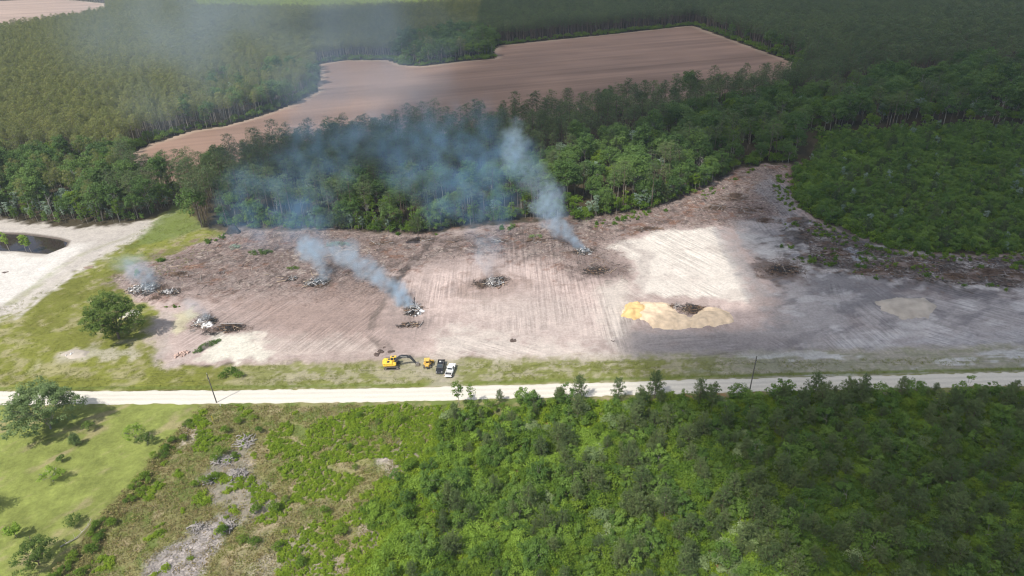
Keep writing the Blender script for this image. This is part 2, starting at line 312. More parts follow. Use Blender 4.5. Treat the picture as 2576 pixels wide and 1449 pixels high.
    z([(-300, 640), (0, 640), (100, 650), (190, 615), (240, 610), (150, 690), (60, 735), (0, 765), (-300, 850)], (.57, .54, .50), .95, 1.5, 2)
    for o_ in (0, 14): stroke([(0 + o_, 792 + o_), (130 + o_, 705 + o_), (250 + o_, 625 + o_), (330, 580 + o_), (420, 535 + o_)], .8, (.50, .46, .42), .8, .8)
    stroke([(30, 760), (150, 680), (240, 630), (330, 590)], 1.8, (.24, .25, .12), .6, 1.2)
    z([(195, 620), (280, 580), (380, 560), (330, 600), (240, 650)], (.36, .33, .30), .5, 2, 4)
    z([(180, 885), (230, 870), (330, 880), (340, 900), (250, 905), (150, 905)], (.40, .37, .30), .7, 1.2, 3)
    z([(360, 845), (420, 790), (410, 870), (380, 880)], (.40, .33, .29), .7, 1.2, 2)
    stroke([(80, 940), (115, 905)], .5, (.36, .34, .22), .8); stroke([(92, 942), (122, 908)], .5, (.36, .34, .22), .8)
    pd = sdist(x, y, POND); mixc(sst(-1.2, 0, pd), (.12, .10, .085))
    # forest track
    z([(455, 498), (462, 520), (500, 575), (430, 600), (330, 625), (380, 560)], (.13, .17, .045), .85, 1.5, 2)
    # streak coordinates: across / along the blade marks
    ang = np.zeros(len(x)) + math.radians(88); ang[:] = math.radians(90)
    fade = np.ones(len(x))
    for poly, a in [([(430, 640), (1000, 640), (980, 900), (430, 900)], 62), ([(0, 500), (450, 500), (430, 600), (0, 800)], 30), ([(1850, 560), (2050, 650), (2000, 900), (1850, 850)], 118),
                    ([(2050, 700), (2300, 720), (2300, 900), (2050, 900)], 100), ([(2300, 700), (2900, 700), (2900, 900), (2300, 900)], 140), ([(1550, 560), (1850, 560), (1880, 760), (1550, 760)], 120), ([(1600, 830), (1900, 830), (1900, 910), (1600, 910)], 4), ([(1100, 830), (1500, 860), (1500, 910), (1000, 910)], 150)]:
        pl_ = P(poly); sd_ = sdist(wx, wy, pl_); ang[sd_ > 0] = math.radians(a); fade = fade * sst(.9, 4.5, np.abs(sd_))
    ac = -np.sin(ang) * x + np.cos(ang) * y; al = np.cos(ang) * x + np.sin(ang) * y
    cen = np.array(at(2080, 660)); fan = inside(x, y, P([(2060, 655), (2130, 660), (2140, 790), (1960, 770)]))
    fade = fade * sst(.9, 3, np.abs(sdist(x, y, P([(2060, 655), (2130, 660), (2140, 790), (1960, 770)])))); streak = streak * fade * np.clip(.55 + 1.3 * fbm(x, y, 16, 700), .05, 1)
    th_ = np.arctan2(y - cen[1], x - cen[0]); ac = np.where(fan, th_ * 25, ac); al = np.where(fan, np.hypot(x - cen[0], y - cen[1]), al)
    st = np.stack([ac, al, streak], 1)
    rough[rd < 5] = .1
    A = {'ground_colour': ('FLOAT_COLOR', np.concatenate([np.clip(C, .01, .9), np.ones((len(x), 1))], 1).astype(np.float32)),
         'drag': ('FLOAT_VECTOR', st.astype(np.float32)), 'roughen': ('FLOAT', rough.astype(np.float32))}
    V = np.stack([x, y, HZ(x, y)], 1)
    i = np.arange((ny - 1) * (nx - 1)); r_ = i // (nx - 1); c_ = i % (nx - 1); a0 = r_ * nx + c_
    F = np.stack([a0, a0 + 1, a0 + nx + 1, a0 + nx], 1)
    m, n, l, b = nt('ground_soil')
    ca = node(n, 'ShaderNodeAttribute', attribute_name='ground_colour'); dr = node(n, 'ShaderNodeAttribute', attribute_name='drag'); ro = node(n, 'ShaderNodeAttribute', attribute_name='roughen')
    tc = node(n, 'ShaderNodeTexCoord')
    def noise(sc, det=5, vec=None, ro_=.6):
        q = node(n, 'ShaderNodeTexNoise'); q.inputs['Scale'].default_value = sc; q.inputs['Detail'].default_value = det; q.inputs['Roughness'].default_value = ro_
        l.new(vec or tc.outputs['Object'], q.inputs['Vector']); return q.outputs['Fac']
    def ma(op, a, b_):
        q = node(n, 'ShaderNodeMath', operation=op)
        for k, v in enumerate((a, b_)):
            if isinstance(v, (int, float)): q.inputs[k].default_value = v
            else: l.new(v, q.inputs[k])
        return q.outputs[0]
    f1 = noise(1.1, 8, ro_=.75); f2 = noise(.25, 5)
    sp = node(n, 'ShaderNodeSeparateXYZ'); l.new(dr.outputs['Vector'], sp.inputs[0])
    cb = node(n, 'ShaderNodeCombineXYZ'); l.new(ma('MULTIPLY', sp.outputs[0], 1.15), cb.inputs[0]); l.new(ma('MULTIPLY', sp.outputs[1], .035), cb.inputs[1])
    f3 = noise(1.0, 7, cb.outputs[0], .72)
    k1 = ma('MULTIPLY', ma('SUBTRACT', f1, .5), ma('ADD', ma('MULTIPLY', ro.outputs['Fac'], 1.7), .2))
    mr_ = node(n, 'ShaderNodeMapRange', interpolation_type='SMOOTHSTEP'); l.new(f3, mr_.inputs[0]); mr_.inputs[1].default_value = .40; mr_.inputs[2].default_value = .60
    k3 = ma('MULTIPLY', ma('SUBTRACT', mr_.outputs[0], .5), ma('MULTIPLY', sp.outputs[2], .42))
    k = ma('ADD', ma('ADD', ma('ADD', k1, k3), ma('MULTIPLY', ma('SUBTRACT', f2, .5), .6)), 1.0)
    sc_ = node(n, 'ShaderNodeVectorMath', operation='SCALE'); l.new(ca.outputs['Color'], sc_.inputs[0]); l.new(k, sc_.inputs['Scale'])
    l.new(sc_.outputs[0], b.inputs['Base Color']); b.inputs['Roughness'].default_value = .95; b.inputs['Specular IOR Level'].default_value = .1
    bp = node(n, 'ShaderNodeBump'); bp.inputs['Strength'].default_value = 1.0; bp.inputs['Distance'].default_value = .30
    l.new(ma('ADD', ma('MULTIPLY', f1, ma('ADD', ro.outputs['Fac'], .2)), ma('MULTIPLY', f3, sp.outputs[2])), bp.inputs['Height']); l.new(bp.outputs[0], b.inputs['Normal'])
    return tag(link(bpy.data.objects.new('ground', mkmesh('ground', V, [F], [m], attrs=A, smooth=True))), kind='structure')
build_ground()

# road: its own sheet with ragged edges, slightly crowned
def build_road():
    ss = np.linspace(0, 1, 700); xs = np.interp(ss, [0, 1], [-260, 300]); yc = np.interp(xs, ROADW[:, 0], ROADW[:, 1])
    yc = np.convolve(np.pad(yc, 20, mode='edge'), np.ones(41) / 41, 'valid')
    ts = np.linspace(-1, 1, 11); V = []
    for t in ts:
        e = RH + .6 * fbm(xs, xs * 0 + 50 * (t > 0), 1.6, 7) + .3 * fbm(xs, xs * 0 + 9 + 50 * (t > 0), 12, 9)
        V.append(np.stack([xs, yc + t * e * 1.02, .03 + .07 * (1 - t * t) + xs * 0 - (abs(t) > .99) * .026], 1))
    V = np.concatenate(V); nx = len(xs); i = np.arange(10 * (nx - 1)); a = (i // (nx - 1)) * nx + i % (nx - 1)
    across = np.repeat(ts, nx)
    m, n, l, b = nt('gravel_road')
    tc = node(n, 'ShaderNodeTexCoord'); mp = node(n, 'ShaderNodeMapping'); mp.inputs['Scale'].default_value = (.12, 2.2, 1); l.new(tc.outputs['Object'], mp.inputs[0])
    ns = node(n, 'ShaderNodeTexNoise'); ns.inputs['Scale'].default_value = 1; ns.inputs['Detail'].default_value = 5; l.new(mp.outputs[0], ns.inputs['Vector'])
    n2 = node(n, 'ShaderNodeTexNoise'); n2.inputs['Scale'].default_value = 3; n2.inputs['Detail'].default_value = 8; l.new(tc.outputs['Object'], n2.inputs['Vector'])
    ad = node(n, 'ShaderNodeMath', operation='ADD'); l.new(ns.outputs['Fac'], ad.inputs[0]); l.new(n2.outputs['Fac'], ad.inputs[1])
    r = node(n, 'ShaderNodeValToRGB'); r.color_ramp.elements[0].position = .42; r.color_ramp.elements[1].position = .62
    hf = node(n, 'ShaderNodeMath', operation='MULTIPLY'); hf.inputs[1].default_value = .5; l.new(ad.outputs[0], hf.inputs[0])
    r.color_ramp.elements[0].color = (.57, .535, .46, 1); r.color_ramp.elements[1].color = (.65, .61, .53, 1); l.new(hf.outputs[0], r.inputs[0]); ac_ = node(n, 'ShaderNodeAttribute', attribute_name='across'); q1 = node(n, 'ShaderNodeMath', operation='MULTIPLY'); q1.inputs[1].default_value = 9.5; l.new(ac_.outputs['Fac'], q1.inputs[0]); q2 = node(n, 'ShaderNodeMath', operation='COSINE'); l.new(q1.outputs[0], q2.inputs[0]); q3 = node(n, 'ShaderNodeMath', operation='MULTIPLY_ADD'); q3.inputs[1].default_value = .05; q3.inputs[2].default_value = .95; l.new(q2.outputs[0], q3.inputs[0])
    vm = node(n, 'ShaderNodeVectorMath', operation='SCALE'); l.new(r.outputs[0], vm.inputs[0]); l.new(q3.outputs[0], vm.inputs['Scale']); l.new(vm.outputs[0], b.inputs['Base Color'])
    b.inputs['Roughness'].default_value = .95
    bp = node(n, 'ShaderNodeBump'); bp.inputs['Strength'].default_value = .2; bp.inputs['Distance'].default_value = .04; l.new(hf.outputs[0], bp.inputs['Height']); l.new(bp.outputs[0], b.inputs['Normal'])
    tag(link(bpy.data.objects.new('road', mkmesh('road', V, [np.stack([a, a + 1, a + nx + 1, a + nx], 1)], [m], attrs={'across': ('FLOAT', across.astype(np.float32))}, smooth=True))), kind='structure')
build_road()

# ploughed fields: sheets with real furrow ridges where they are near enough
def build_field(name, poly, z, dirv, c0, c1, edge):
    lo = poly.min(0) - 2; hi = poly.max(0) + 2; d = np.array(dirv) / np.hypot(*dirv); q = np.array((-d[1], d[0]))
    cs = np.array([[lo[0], lo[1]], [hi[0], lo[1]], [lo[0], hi[1]], [hi[0], hi[1]]]); a = cs @ d; c = cs @ q
    A = np.arange(a.min(), a.max(), 3.0); B = np.arange(c.min(), c.max(), 1.6)
    AA, BB = np.meshgrid(A, B); x = (AA * d[0] + BB * q[0]).ravel(); y = (AA * d[1] + BB * q[1]).ravel()
    s = sdist(x, y, poly); row = np.repeat(np.arange(len(B)) % 2, len(A))
    zz = np.where(s > -1, z + .14 * row + .10 * fbm(x, y, 20, 4), z)
    i = np.arange((len(B) - 1) * (len(A) - 1)); k = (i // (len(A) - 1)) * len(A) + i % (len(A) - 1)
    F = np.stack([k, k + 1, k + len(A) + 1, k + len(A)], 1); F = F[(s[F] > -1.5).all(1)]
    used = np.unique(F); mp_ = np.zeros(len(x), int); mp_[used] = np.arange(len(used)); F = mp_[F]; x, y, zz, s = x[used], y[used], zz[used], s[used]
    ed = 1 - sst(1, 7, s + 3 * fbm(x, y, 20, 8)); n = fbm(x * .3, y, 30, 6); st_ = fbm((x * d[0] + y * d[1]) * .06, (x * q[0] + y * q[1]), 7, 40)
    C = np.array(c0) * (1 + .22 * n[:, None] + .18 * st_[:, None]); C = C * (1 + .22 * fbm((x * d[0] + y * d[1]) * .02, (x * q[0] + y * q[1]), 3.2, 44)[:, None]); C = C * (1 - ed[:, None]) + np.array(edge) * ed[:, None]
    m, nn, l, b = nt('ploughed_soil'); ca = node(nn, 'ShaderNodeAttribute', attribute_name='ground_colour'); l.new(ca.outputs['Color'], b.inputs['Base Color']); b.inputs['Roughness'].default_value = 1; b.inputs['Specular IOR Level'].default_value = .05
    tag(link(bpy.data.objects.new(name, mkmesh(name, np.stack([x, y, zz], 1), [F], [m], attrs={'ground_colour': ('FLOAT_COLOR', np.concatenate([np.clip(C, .02, .8), np.ones((len(x), 1))], 1).astype(np.float32))}))), kind='structure')
_a = np.array(at(1300, 195)); _b = np.array(at(1800, 150))
build_field('field', FIELD, .25, _b - _a, (.24, .160, .122), None, (.33, .25, .19))
build_field('field', FIELD2, .25, (1, .1), (.36, .27, .22), None, (.42, .36, .28))

# pond water and puddles
def sheet(name, poly, z, mat):
    me = bpy.data.meshes.new(name); me.from_pydata([(p[0], p[1], z) for p in poly], [], [list(range(len(poly)))]); me.materials.append(mat)
    return link(bpy.data.objects.new(name, me))
m, n, l, b = nt('pond_water'); b.inputs['Base Color'].default_value = (.035, .026, .022, 1); b.inputs['Roughness'].default_value = .06; b.inputs['Specular IOR Level'].default_value = .4
ns = node(n, 'ShaderNodeTexNoise'); ns.inputs['Scale'].default_value = 1.5; bp = node(n, 'ShaderNodeBump'); bp.inputs['Strength'].default_value = .08; l.new(ns.outputs['Fac'], bp.inputs['Height']); l.new(bp.outputs[0], b.inputs['Normal'])
lo = POND.min(0); hi = POND.max(0)
m2_, n_, l_, b2_ = nt('cloud_sheen_water'); b2_.inputs['Base Color'].default_value = (.30, .30, .32, 1); b2_.inputs['Roughness'].default_value = .1  # cloud reflection on the puddle is put into a pale base colour
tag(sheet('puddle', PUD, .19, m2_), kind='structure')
tag(sheet('pond', [(lo[0] - 5, lo[1] - 5), (hi[0] + 5, lo[1] - 5), (hi[0] + 5, hi[1] + 5), (lo[0] - 5, hi[1] + 5)], -.55, m), kind='structure')

# ------------------------------------------------------------------ plants: prototypes
class Plant:
    def __init__(s): s.V = []; s.Q = []; s.T = []; s.mi = []; s.n = 0
    def leaves(s, c, nrm, size, tint, asp=.62, mi=0):
        k = len(c); c = np.asarray(c); nrm = nrm / (np.linalg.norm(nrm, axis=1, keepdims=True) + 1e-9)
        a = np.cross(nrm, rng.normal(size=(k, 3))); a /= np.linalg.norm(a, axis=1, keepdims=True) + 1e-9; b = np.cross(nrm, a)
        z = (np.ones(k) * size * rng.uniform(.6, 1.35, k))[:, None]
        v = np.stack([c - a * z, c - b * z * asp, c + a * z, c + b * z * asp], 1).reshape(-1, 3)
        s.V.append(v); q = np.arange(k * 4).reshape(k, 4) + s.n; s.Q.append(q); s.T.append(np.repeat(np.ones(k) * tint, 4)); s.mi.append(np.full(k, mi)); s.n += 4 * k
    def limb(s, pts, rad, sides=5, mi=1):
        pts = np.asarray(pts, float); k = len(pts); R = []
        for i in range(k):
            d = pts[min(i + 1, k - 1)] - pts[max(i - 1, 0)]; d /= np.linalg.norm(d) + 1e-9
            u = np.cross(d, (0.3, .9, .1)); u /= np.linalg.norm(u) + 1e-9; w = np.cross(d, u); a = np.arange(sides) * 2 * PI / sides
            R.append(pts[i] + rad[i] * (np.cos(a)[:, None] * u + np.sin(a)[:, None] * w))
        s.V.append(np.concatenate(R)); q = []
        for i in range(k - 1):
            for j in range(sides): q.append((s.n + i * sides + j, s.n + i * sides + (j + 1) % sides, s.n + (i + 1) * sides + (j + 1) % sides, s.n + (i + 1) * sides + j))
        s.Q.append(np.array(q)); s.T.append(np.zeros(k * sides)); s.mi.append(np.full(len(q), mi)); s.n += k * sides
    def clump(s, c, r, n, size, tint, up=.5, asp=.62):
        d = rng.normal(size=(n, 3)); d[:, 2] = d[:, 2] * .9 + up * .6; d /= np.linalg.norm(d, axis=1, keepdims=True)
        p = np.array(c) + d * np.array(r) * rng.uniform(.55, 1.08, n)[:, None]
        s.leaves(p, d * .8 + rng.normal(size=(n, 3)) * .55 + np.array((0, 0, 1.0)), size, tint + rng.normal(0, .10, n), asp)
    def build(s, name, lm, bm_):
        """one joined mesh (for the instanced woods) and crown / trunk meshes of their own"""
        V = np.concatenate(s.V); Q = np.concatenate(s.Q); T = np.clip(np.concatenate(s.T), 0, 1); mi = np.concatenate(s.mi)
        out = {'all': mkmesh(name, V, [Q], [lm, bm_], mi, {'tint': ('FLOAT', T.astype(np.float32))})}
        for k, nm in ((0, 'crown'), (1, 'trunk')):
            q = Q[mi == k]
            if not len(q): out[nm] = None; continue
            u = np.unique(q); mp = np.zeros(len(V), int); mp[u] = np.arange(len(u))
            out[nm] = mkmesh(nm, V[u], [mp[q]], [lm if k == 0 else bm_], None, {'tint': ('FLOAT', T[u].astype(np.float32))})
        return out
U = lambda a, b: float(rng.uniform(a, b))

def tall_pine(h=18, cb=.55, r=2.8):
    p = Plant(); lean = (U(-.7, .7), U(-.7, .7))
    ax = lambda t: np.array((lean[0] * t, lean[1] * t, h * t))
    p.limb([ax(0), ax(.3), ax(.65), ax(.97)], [.21, .17, .12, .04])
    nb = 24
    for k in range(nb):
        w = (k + .5) / nb; t = cb + (1 - cb) * w
        ln = r * math.sqrt(max(.05, 1 - (abs(w - .42) / .62) ** 2)) * U(.65, 1.15); az = k * 2.4 + U(-.5, .5); b0 = ax(t)
        e = b0 + np.array((math.cos(az) * ln, math.sin(az) * ln, ln * U(0, .3)))
        if k % 2 == 0: p.limb([b0, e], [.06, .02], 3)
        tt = U(0, 1); s_ = U(.75, 1.15)
        p.clump(e, (s_, s_, s_ * .6), 30, .26, tt, .6, .3); p.clump(b0 + (e - b0) * .5 + np.array((0, 0, .3)), (.8, .8, .5), 16, .26, tt, .6, .3)
    p.clump(ax(1.0), (.8, .8, .7), 28, .25, .6, .8, .3)
    return p
def young_pine(h=6, r=1.9, dens=1.0):
    p = Plant(); p.limb([(0, 0, 0), (U(-.1, .1), U(-.1, .1), h * .5), (0, 0, h)], [.10, .07, .015])
    nb = int(34 * dens)
    for k in range(nb):
        t = .10 + .88 * (k / nb); ln = r * (1 - t) ** .5 * (min(1, .55 + t * 2.2)) * U(.75, 1.2) + .12; az = k * 2.4 + U(-.4, .4); b0 = np.array((0, 0, h * t))
        d = np.array((math.cos(az), math.sin(az), 0)); tt = U(.1, .9)
        e = b0 + d * ln + np.array((0, 0, ln * .35 + .15)); p.limb([b0, b0 + d * ln * .6, e], [.03, .02, .01], 3)
        for f in np.linspace(.35, 1, max(2, int(3 * ln / r + 1.6))):
            c = b0 + d * ln * f + np.array((U(-.2, .2), U(-.2, .2), ln * .35 * f + .15))
            n = 15; q = rng.normal(size=(n, 3)) * .16 + c; q[:, 2] += rng.uniform(-.05, .35, n)
            nr = rng.normal(size=(n, 3)); nr[:, 2] *= .35; p.leaves(q, nr, .21, tt + rng.normal(0, .08, n), .32)
    return p
def broadleaf(h=13, r=3.8, cz=.66, hr=.36, ncl=42, lf=46, size=.30, tr=.2, low=False, cr=(.85, 1.55)):
    p = Plant(); c0 = np.array((U(-.4, .4), U(-.4, .4), h * cz))
    p.limb([(0, 0, 0), (U(-.2, .2), U(-.2, .2), h * .35), c0 * (1, 1, .9)], [tr, tr * .8, tr * .4], 6)
    lob = rng.normal(size=(6, 3)); lob /= np.linalg.norm(lob, axis=1, keepdims=True)
    for k in range(ncl):
        d = rng.normal(size=3); d /= np.linalg.norm(d); d[2] = d[2] if (d[2] > -.45 or low) else -d[2]
        f = U(.55, 1.0) * (1 + .28 * max(0, (lob @ d).max() - .6) - .18 * (vn(np.array([d[0] * 3]), np.array([d[1] * 3]), 1, int(h * 10))[0]))
        c = c0 + d * np.array((r, r, h * hr)) * f; s_ = U(*cr) * r / 3.8
        if k % 5 == 0: p.limb([c0 * (1, 1, .75), (c0 + c) / 2 * (1, 1, .97), c], [tr * .35, tr * .22, .03], 4)
        p.clump(c, (s_, s_, s_ * .72), lf, size, U(0, 1) * .7 + .15 + .15 * d[2], .55)
    return p
def shrub(h=2.2, r=1.5, ncl=11, lf=44, size=.17):
    p = Plant(); p.limb([(0, 0, 0), (0, 0, h * .6)], [.06, .03], 4)
    for k in range(ncl):
        a = U(0, 2 * PI); q = math.sqrt(U(0, 1)) * .8; z = h * (.35 + .5 * (1 - q * q) * U(.7, 1.25)); s_ = U(.38, .68) * r * .8
        c = (math.cos(a) * q * r, math.sin(a) * q * r, z); p.clump(c, (s_, s_, s_ * .75), lf, size, U(.1, .9), .5)
    return p
def sapling(h=5, r=1.3):
    p = Plant(); top = np.array((U(-.3, .3), U(-.3, .3), h)); p.limb([(0, 0, 0), top * .5, top], [.06, .045, .012], 4)
    for k in range(16):
        t = U(.28, 1.0); a = U(0, 2 * PI); q = r * (1 - abs(t - .5) * 1.1) * U(.3, 1); c = top * t + np.array((math.cos(a) * q, math.sin(a) * q, 0)); s_ = U(.4, .75)
        p.clump(c, (s_, s_, s_ * .9), 34, .19, U(.1, .9), .6)
    return p
def slim_tree(h=11, r=1.6):
    p = Plant(); top = np.array((U(-.9, .9), U(-.7, .7), h)); p.limb([(0, 0, 0), top * (.35, .35, .4), top * (.8, .8, .75), top], [.10, .08, .06, .02], 5)
    for k in range(17):
        t = .45 + .55 * (k / 17); a = U(0, 2 * PI); q = r * (1 - abs(t - .75) * 1.8) * U(.3, 1.1); c = top * t + np.array((math.cos(a) * q, math.sin(a) * q, U(-.2, .4)))
        if k % 3 == 0: p.limb([top * (t - .08), c], [.035, .015], 3)
        s_ = U(.5, .95); p.clump(c, (s_, s_, s_ * .7), 34, .22, U(.1, .9), .6)
    return p
def dead_tree(h=11):
    p = Plant(); top = np.array((U(-.8, .8), U(-.5, .5), h)); p.limb([(0, 0, 0), top * (.3, .3, .4), top * .75, top], [.20, .15, .09, .02], 5)
    for k in range(15):
        t = U(.35, .95); b0 = top * t; a = U(0, 2 * PI); ln = U(1, 3.4) * (1.2 - t); m_ = b0 + np.array((math.cos(a) * ln * .5, math.sin(a) * ln * .5, ln * .4)); e = m_ + np.array((math.cos(a + .4) * ln * .6, math.sin(a + .4) * ln * .6, ln * .6))
        p.limb([b0, m_, e], [.07, .045, .015], 4)
        for j in range(3):
            a2 = a + U(-1.2, 1.2); p.limb([m_ + (e - m_) * U(0, .9), m_ + (e - m_) + np.array((math.cos(a2) * ln * .4, math.sin(a2) * ln * .4, ln * U(0, .5)))], [.025, .008], 3)
    p.clump(top * .55, (.6, .6, 1.6), 30, .14, .5)
    return p
def tuft(h=.5, r=.45, n=26, size=.16, up=1.0):
    p = Plant(); q = rng.normal(size=(n, 3)) * (r, r, 0); q[:, 2] = rng.uniform(0, h, n) * np.exp(-(q[:, 0] ** 2 + q[:, 1] ** 2) / (r * r * 2.5)) + .05
    nr = rng.normal(size=(n, 3)); nr[:, 2] = nr[:, 2] * .4 + up * .5; p.leaves(q, nr, size, rng.uniform(0, 1, n), .4); return p
def mat_clump(r=.9, h=.45, n=70, size=.15):
    p = Plant()
    for k in range(5):
        a = U(0, 2 * PI); q = U(0, .7) * r; p.clump((math.cos(a) * q, math.sin(a) * q, h * .3), (r * .5, r * .5, h * U(.5, .9)), n // 5 * 2, size, U(.1, .9), .8)
    return p

PR = {}
def reg(kind, lst, lm, bm_): PR[kind] = [p.build(kind, M[lm], M[bm_]) for p in lst]
reg('pine', [tall_pine(U(16, 20), U(.55, .68), U(2.6, 3.4)) for _ in range(8)], 'pine', 'bark')
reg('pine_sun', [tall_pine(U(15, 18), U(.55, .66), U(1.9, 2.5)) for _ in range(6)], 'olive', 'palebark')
reg('broad', [broadleaf(U(12, 17), U(3.6, 5.2), U(.60, .68), U(.32, .38), 46, 50, .30) for _ in range(7)], 'broad', 'palebark')
reg('broad_lime', [broadleaf(U(9, 13), U(2.8, 3.8), U(.60, .68), U(.33, .38)) for _ in range(3)], 'shrub', 'palebark')
reg('pale', [broadleaf(U(8, 12), U(1.9, 2.7), .62, .36, 26, 40, .26, .12) for _ in range(3)], 'pale', 'palebark')
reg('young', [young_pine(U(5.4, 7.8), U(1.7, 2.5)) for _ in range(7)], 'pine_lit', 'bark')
reg('shrub', [shrub(U(1.8, 3.2), U(1.4, 2.4), int(U(10, 16)), 46, .18) for _ in range(8)], 'shrub', 'bark')
reg('sapling', [sapling(U(4, 6.5), U(1.2, 2.0)) for _ in range(6)], 'mid', 'palebark')
reg('slim', [slim_tree(U(8, 12.5), U(1.3, 2.0)) for _ in range(5)], 'shrub', 'palebark')
reg('dead', [dead_tree(U(8, 12)) for _ in range(3)], 'pale', 'dead')
reg('thickbroad', [broadleaf(U(4.5, 6.5), U(2.1, 3.0), .55, .42, 26, 62, .19, .1, True) for _ in range(5)], 'mid', 'palebark')
reg('tuft_dry', [tuft(.55, .45, 30, .17) for _ in range(3)], 'straw', 'bark')
reg('tuft_green', [tuft(.4, .5, 30, .15) for _ in range(3)], 'grass', 'bark')
reg('cover', [mat_clump(U(.7, 1.1), U(.35, .6), 75) for _ in range(4)], 'cover', 'bark')
reg('darkcover', [mat_clump(U(.7, 1.0), U(.5, .9), 75) for _ in range(3)], 'shrub', 'bark')
# the same shapes in paler leaf for a few kinds
def recolour(kind, new, lm):
    PR[new] = []
    for d in PR[kind][:3]:
        e = {}
        for k in ('all', 'crown', 'trunk'):
            if d[k] is None: e[k] = None; continue
            me = d[k].copy(); e[k] = me
            if k != 'trunk': me.materials[0] = M[lm]
        PR[new].append(e)
recolour('pine_sun', 'pine_sunlit', 'brightpine'); recolour('sapling', 'sapling_pale', 'pale'); recolour('shrub', 'shrub_grey', 'willow'); recolour('slim', 'slim_pale', 'pale'); recolour('shrub', 'shrub_lime', 'lime'); recolour('young', 'young_dark', 'pine')

# ------------------------------------------------------------------ scatter machinery
def grid_points(poly, step, jit=.42, seed=0, maxn=10**6):
    g = np.random.default_rng(seed); lo = poly.min(0); hi = poly.max(0)
    X, Y = np.meshgrid(np.arange(lo[0], hi[0], step), np.arange(lo[1], hi[1], step)); X = X + (np.arange(X.shape[0]) % 2)[:, None] * step * .5
    X = X.ravel() + g.uniform(-jit, jit, X.size) * step; Y = Y.ravel() + g.uniform(-jit, jit, Y.size) * step
    k = inside(X, Y, poly); return X[k], Y[k]
def in_view(X, Y, h, mx=160):
    px, py, dz = pix(X, Y, 0); _, pt, _ = pix(X, Y, h)
    return (px > -mx) & (px < 2576 + mx) & (pt < 1449 + 60) & (py > -60)
def seen(X, Y, h):
    px, py, dz = pix(X, Y, h * .6); return (px > 0) & (px < 2576) & (py > 0) & (py < 1449)
PCOL = {}
def pcol(kind):
    if kind not in PCOL:
        c = bpy.data.collections.new('kinds_' + kind)
        for i, d in enumerate(PR[kind]): c.objects.link(bpy.data.objects.new(kind, d['all']))
        PCOL[kind] = c
    return PCOL[kind]
def stuff(name, label, kind, X, Y, Z, scl, rz):
    if not len(X): return
    me = bpy.data.meshes.new(name); me.vertices.add(len(X)); me.vertices.foreach_set('co', np.stack([X, Y, Z], 1).astype(np.float32).ravel())
    for k, t, a in (('scl', 'FLOAT', scl), ('rz', 'FLOAT', rz), ('pick', 'INT', rng.integers(0, len(PR[kind]), len(X)))):
        me.attributes.new(k, t, 'POINT').data.foreach_set('value', np.asarray(a, np.int32 if t == 'INT' else np.float32))
    o = link(bpy.data.objects.new(name, me)); tag(o, label, kind='stuff')
    g = bpy.data.node_groups.new('scatter_' + name, 'GeometryNodeTree')
    g.interface.new_socket('Geometry', in_out='INPUT', socket_type='NodeSocketGeometry'); g.interface.new_socket('Geometry', in_out='OUTPUT', socket_type='NodeSocketGeometry')
    n = g.nodes; l = g.links; gi = n.new('NodeGroupInput'); go = n.new('NodeGroupOutput')
    ci = n.new('GeometryNodeCollectionInfo'); ci.inputs['Collection'].default_value = pcol(kind); ci.inputs['Separate Children'].default_value = True; ci.inputs['Reset Children'].default_value = True
    ip = n.new('GeometryNodeInstanceOnPoints'); ip.inputs['Pick Instance'].default_value = True
    def na(nm, dt):
        q = n.new('GeometryNodeInputNamedAttribute'); q.data_type = dt; q.inputs['Name'].default_value = nm; return q.outputs['Attribute']
    cx = n.new('ShaderNodeCombineXYZ'); l.new(na('rz', 'FLOAT'), cx.inputs[2]); cs = n.new('ShaderNodeCombineXYZ')
    s_ = na('scl', 'FLOAT'); [l.new(s_, cs.inputs[i]) for i in range(3)]
    l.new(gi.outputs[0], ip.inputs['Points']); l.new(ci.outputs[0], ip.inputs['Instance']); l.new(na('pick', 'INT'), ip.inputs['Instance Index']); l.new(cx.outputs[0], ip.inputs['Rotation']); l.new(cs.outputs[0], ip.inputs['Scale'])
    l.new(ip.outputs[0], go.inputs[0])
    md = o.modifiers.new('scatter', 'NODES'); md.node_group = g
    return o
def plant(kind, name, x, y, scl, rz, label, cat, group=None, variant=None, z=None, sxy=1.0):
    d = PR[kind][variant if variant is not None else int(rng.integers(0, len(PR[kind])))]
    o = empty(name, (x, y, (hz(x, y) if y < 480 else 0) - .05 if z is None else z), rz); o.scale = (scl * sxy, scl * sxy, scl)
    if d['trunk']: link(bpy.data.objects.new('trunk', d['trunk']), o)
    if d['crown']: link(bpy.data.objects.new('crown', d['crown']), o)
    return tag(o, label, cat, group)
POOL = {}      # object name -> list of candidates for individuals; the rest go into stuff
def scatter(kind, X, Y, s0, s1, name, label, cat, group, zone, h):
    n = len(X)
    if not n: return
    v = in_view(X, Y, h); X, Y = X[v], Y[v]; n = len(X); sc = rng.uniform(s0, s1, n); rz = rng.uniform(0, 2 * PI, n)
    POOL.setdefault(name, []).append(dict(kind=kind, X=X, Y=Y, s=sc, rz=rz, label=label, cat=cat, group=group, zone=zone, h=h))
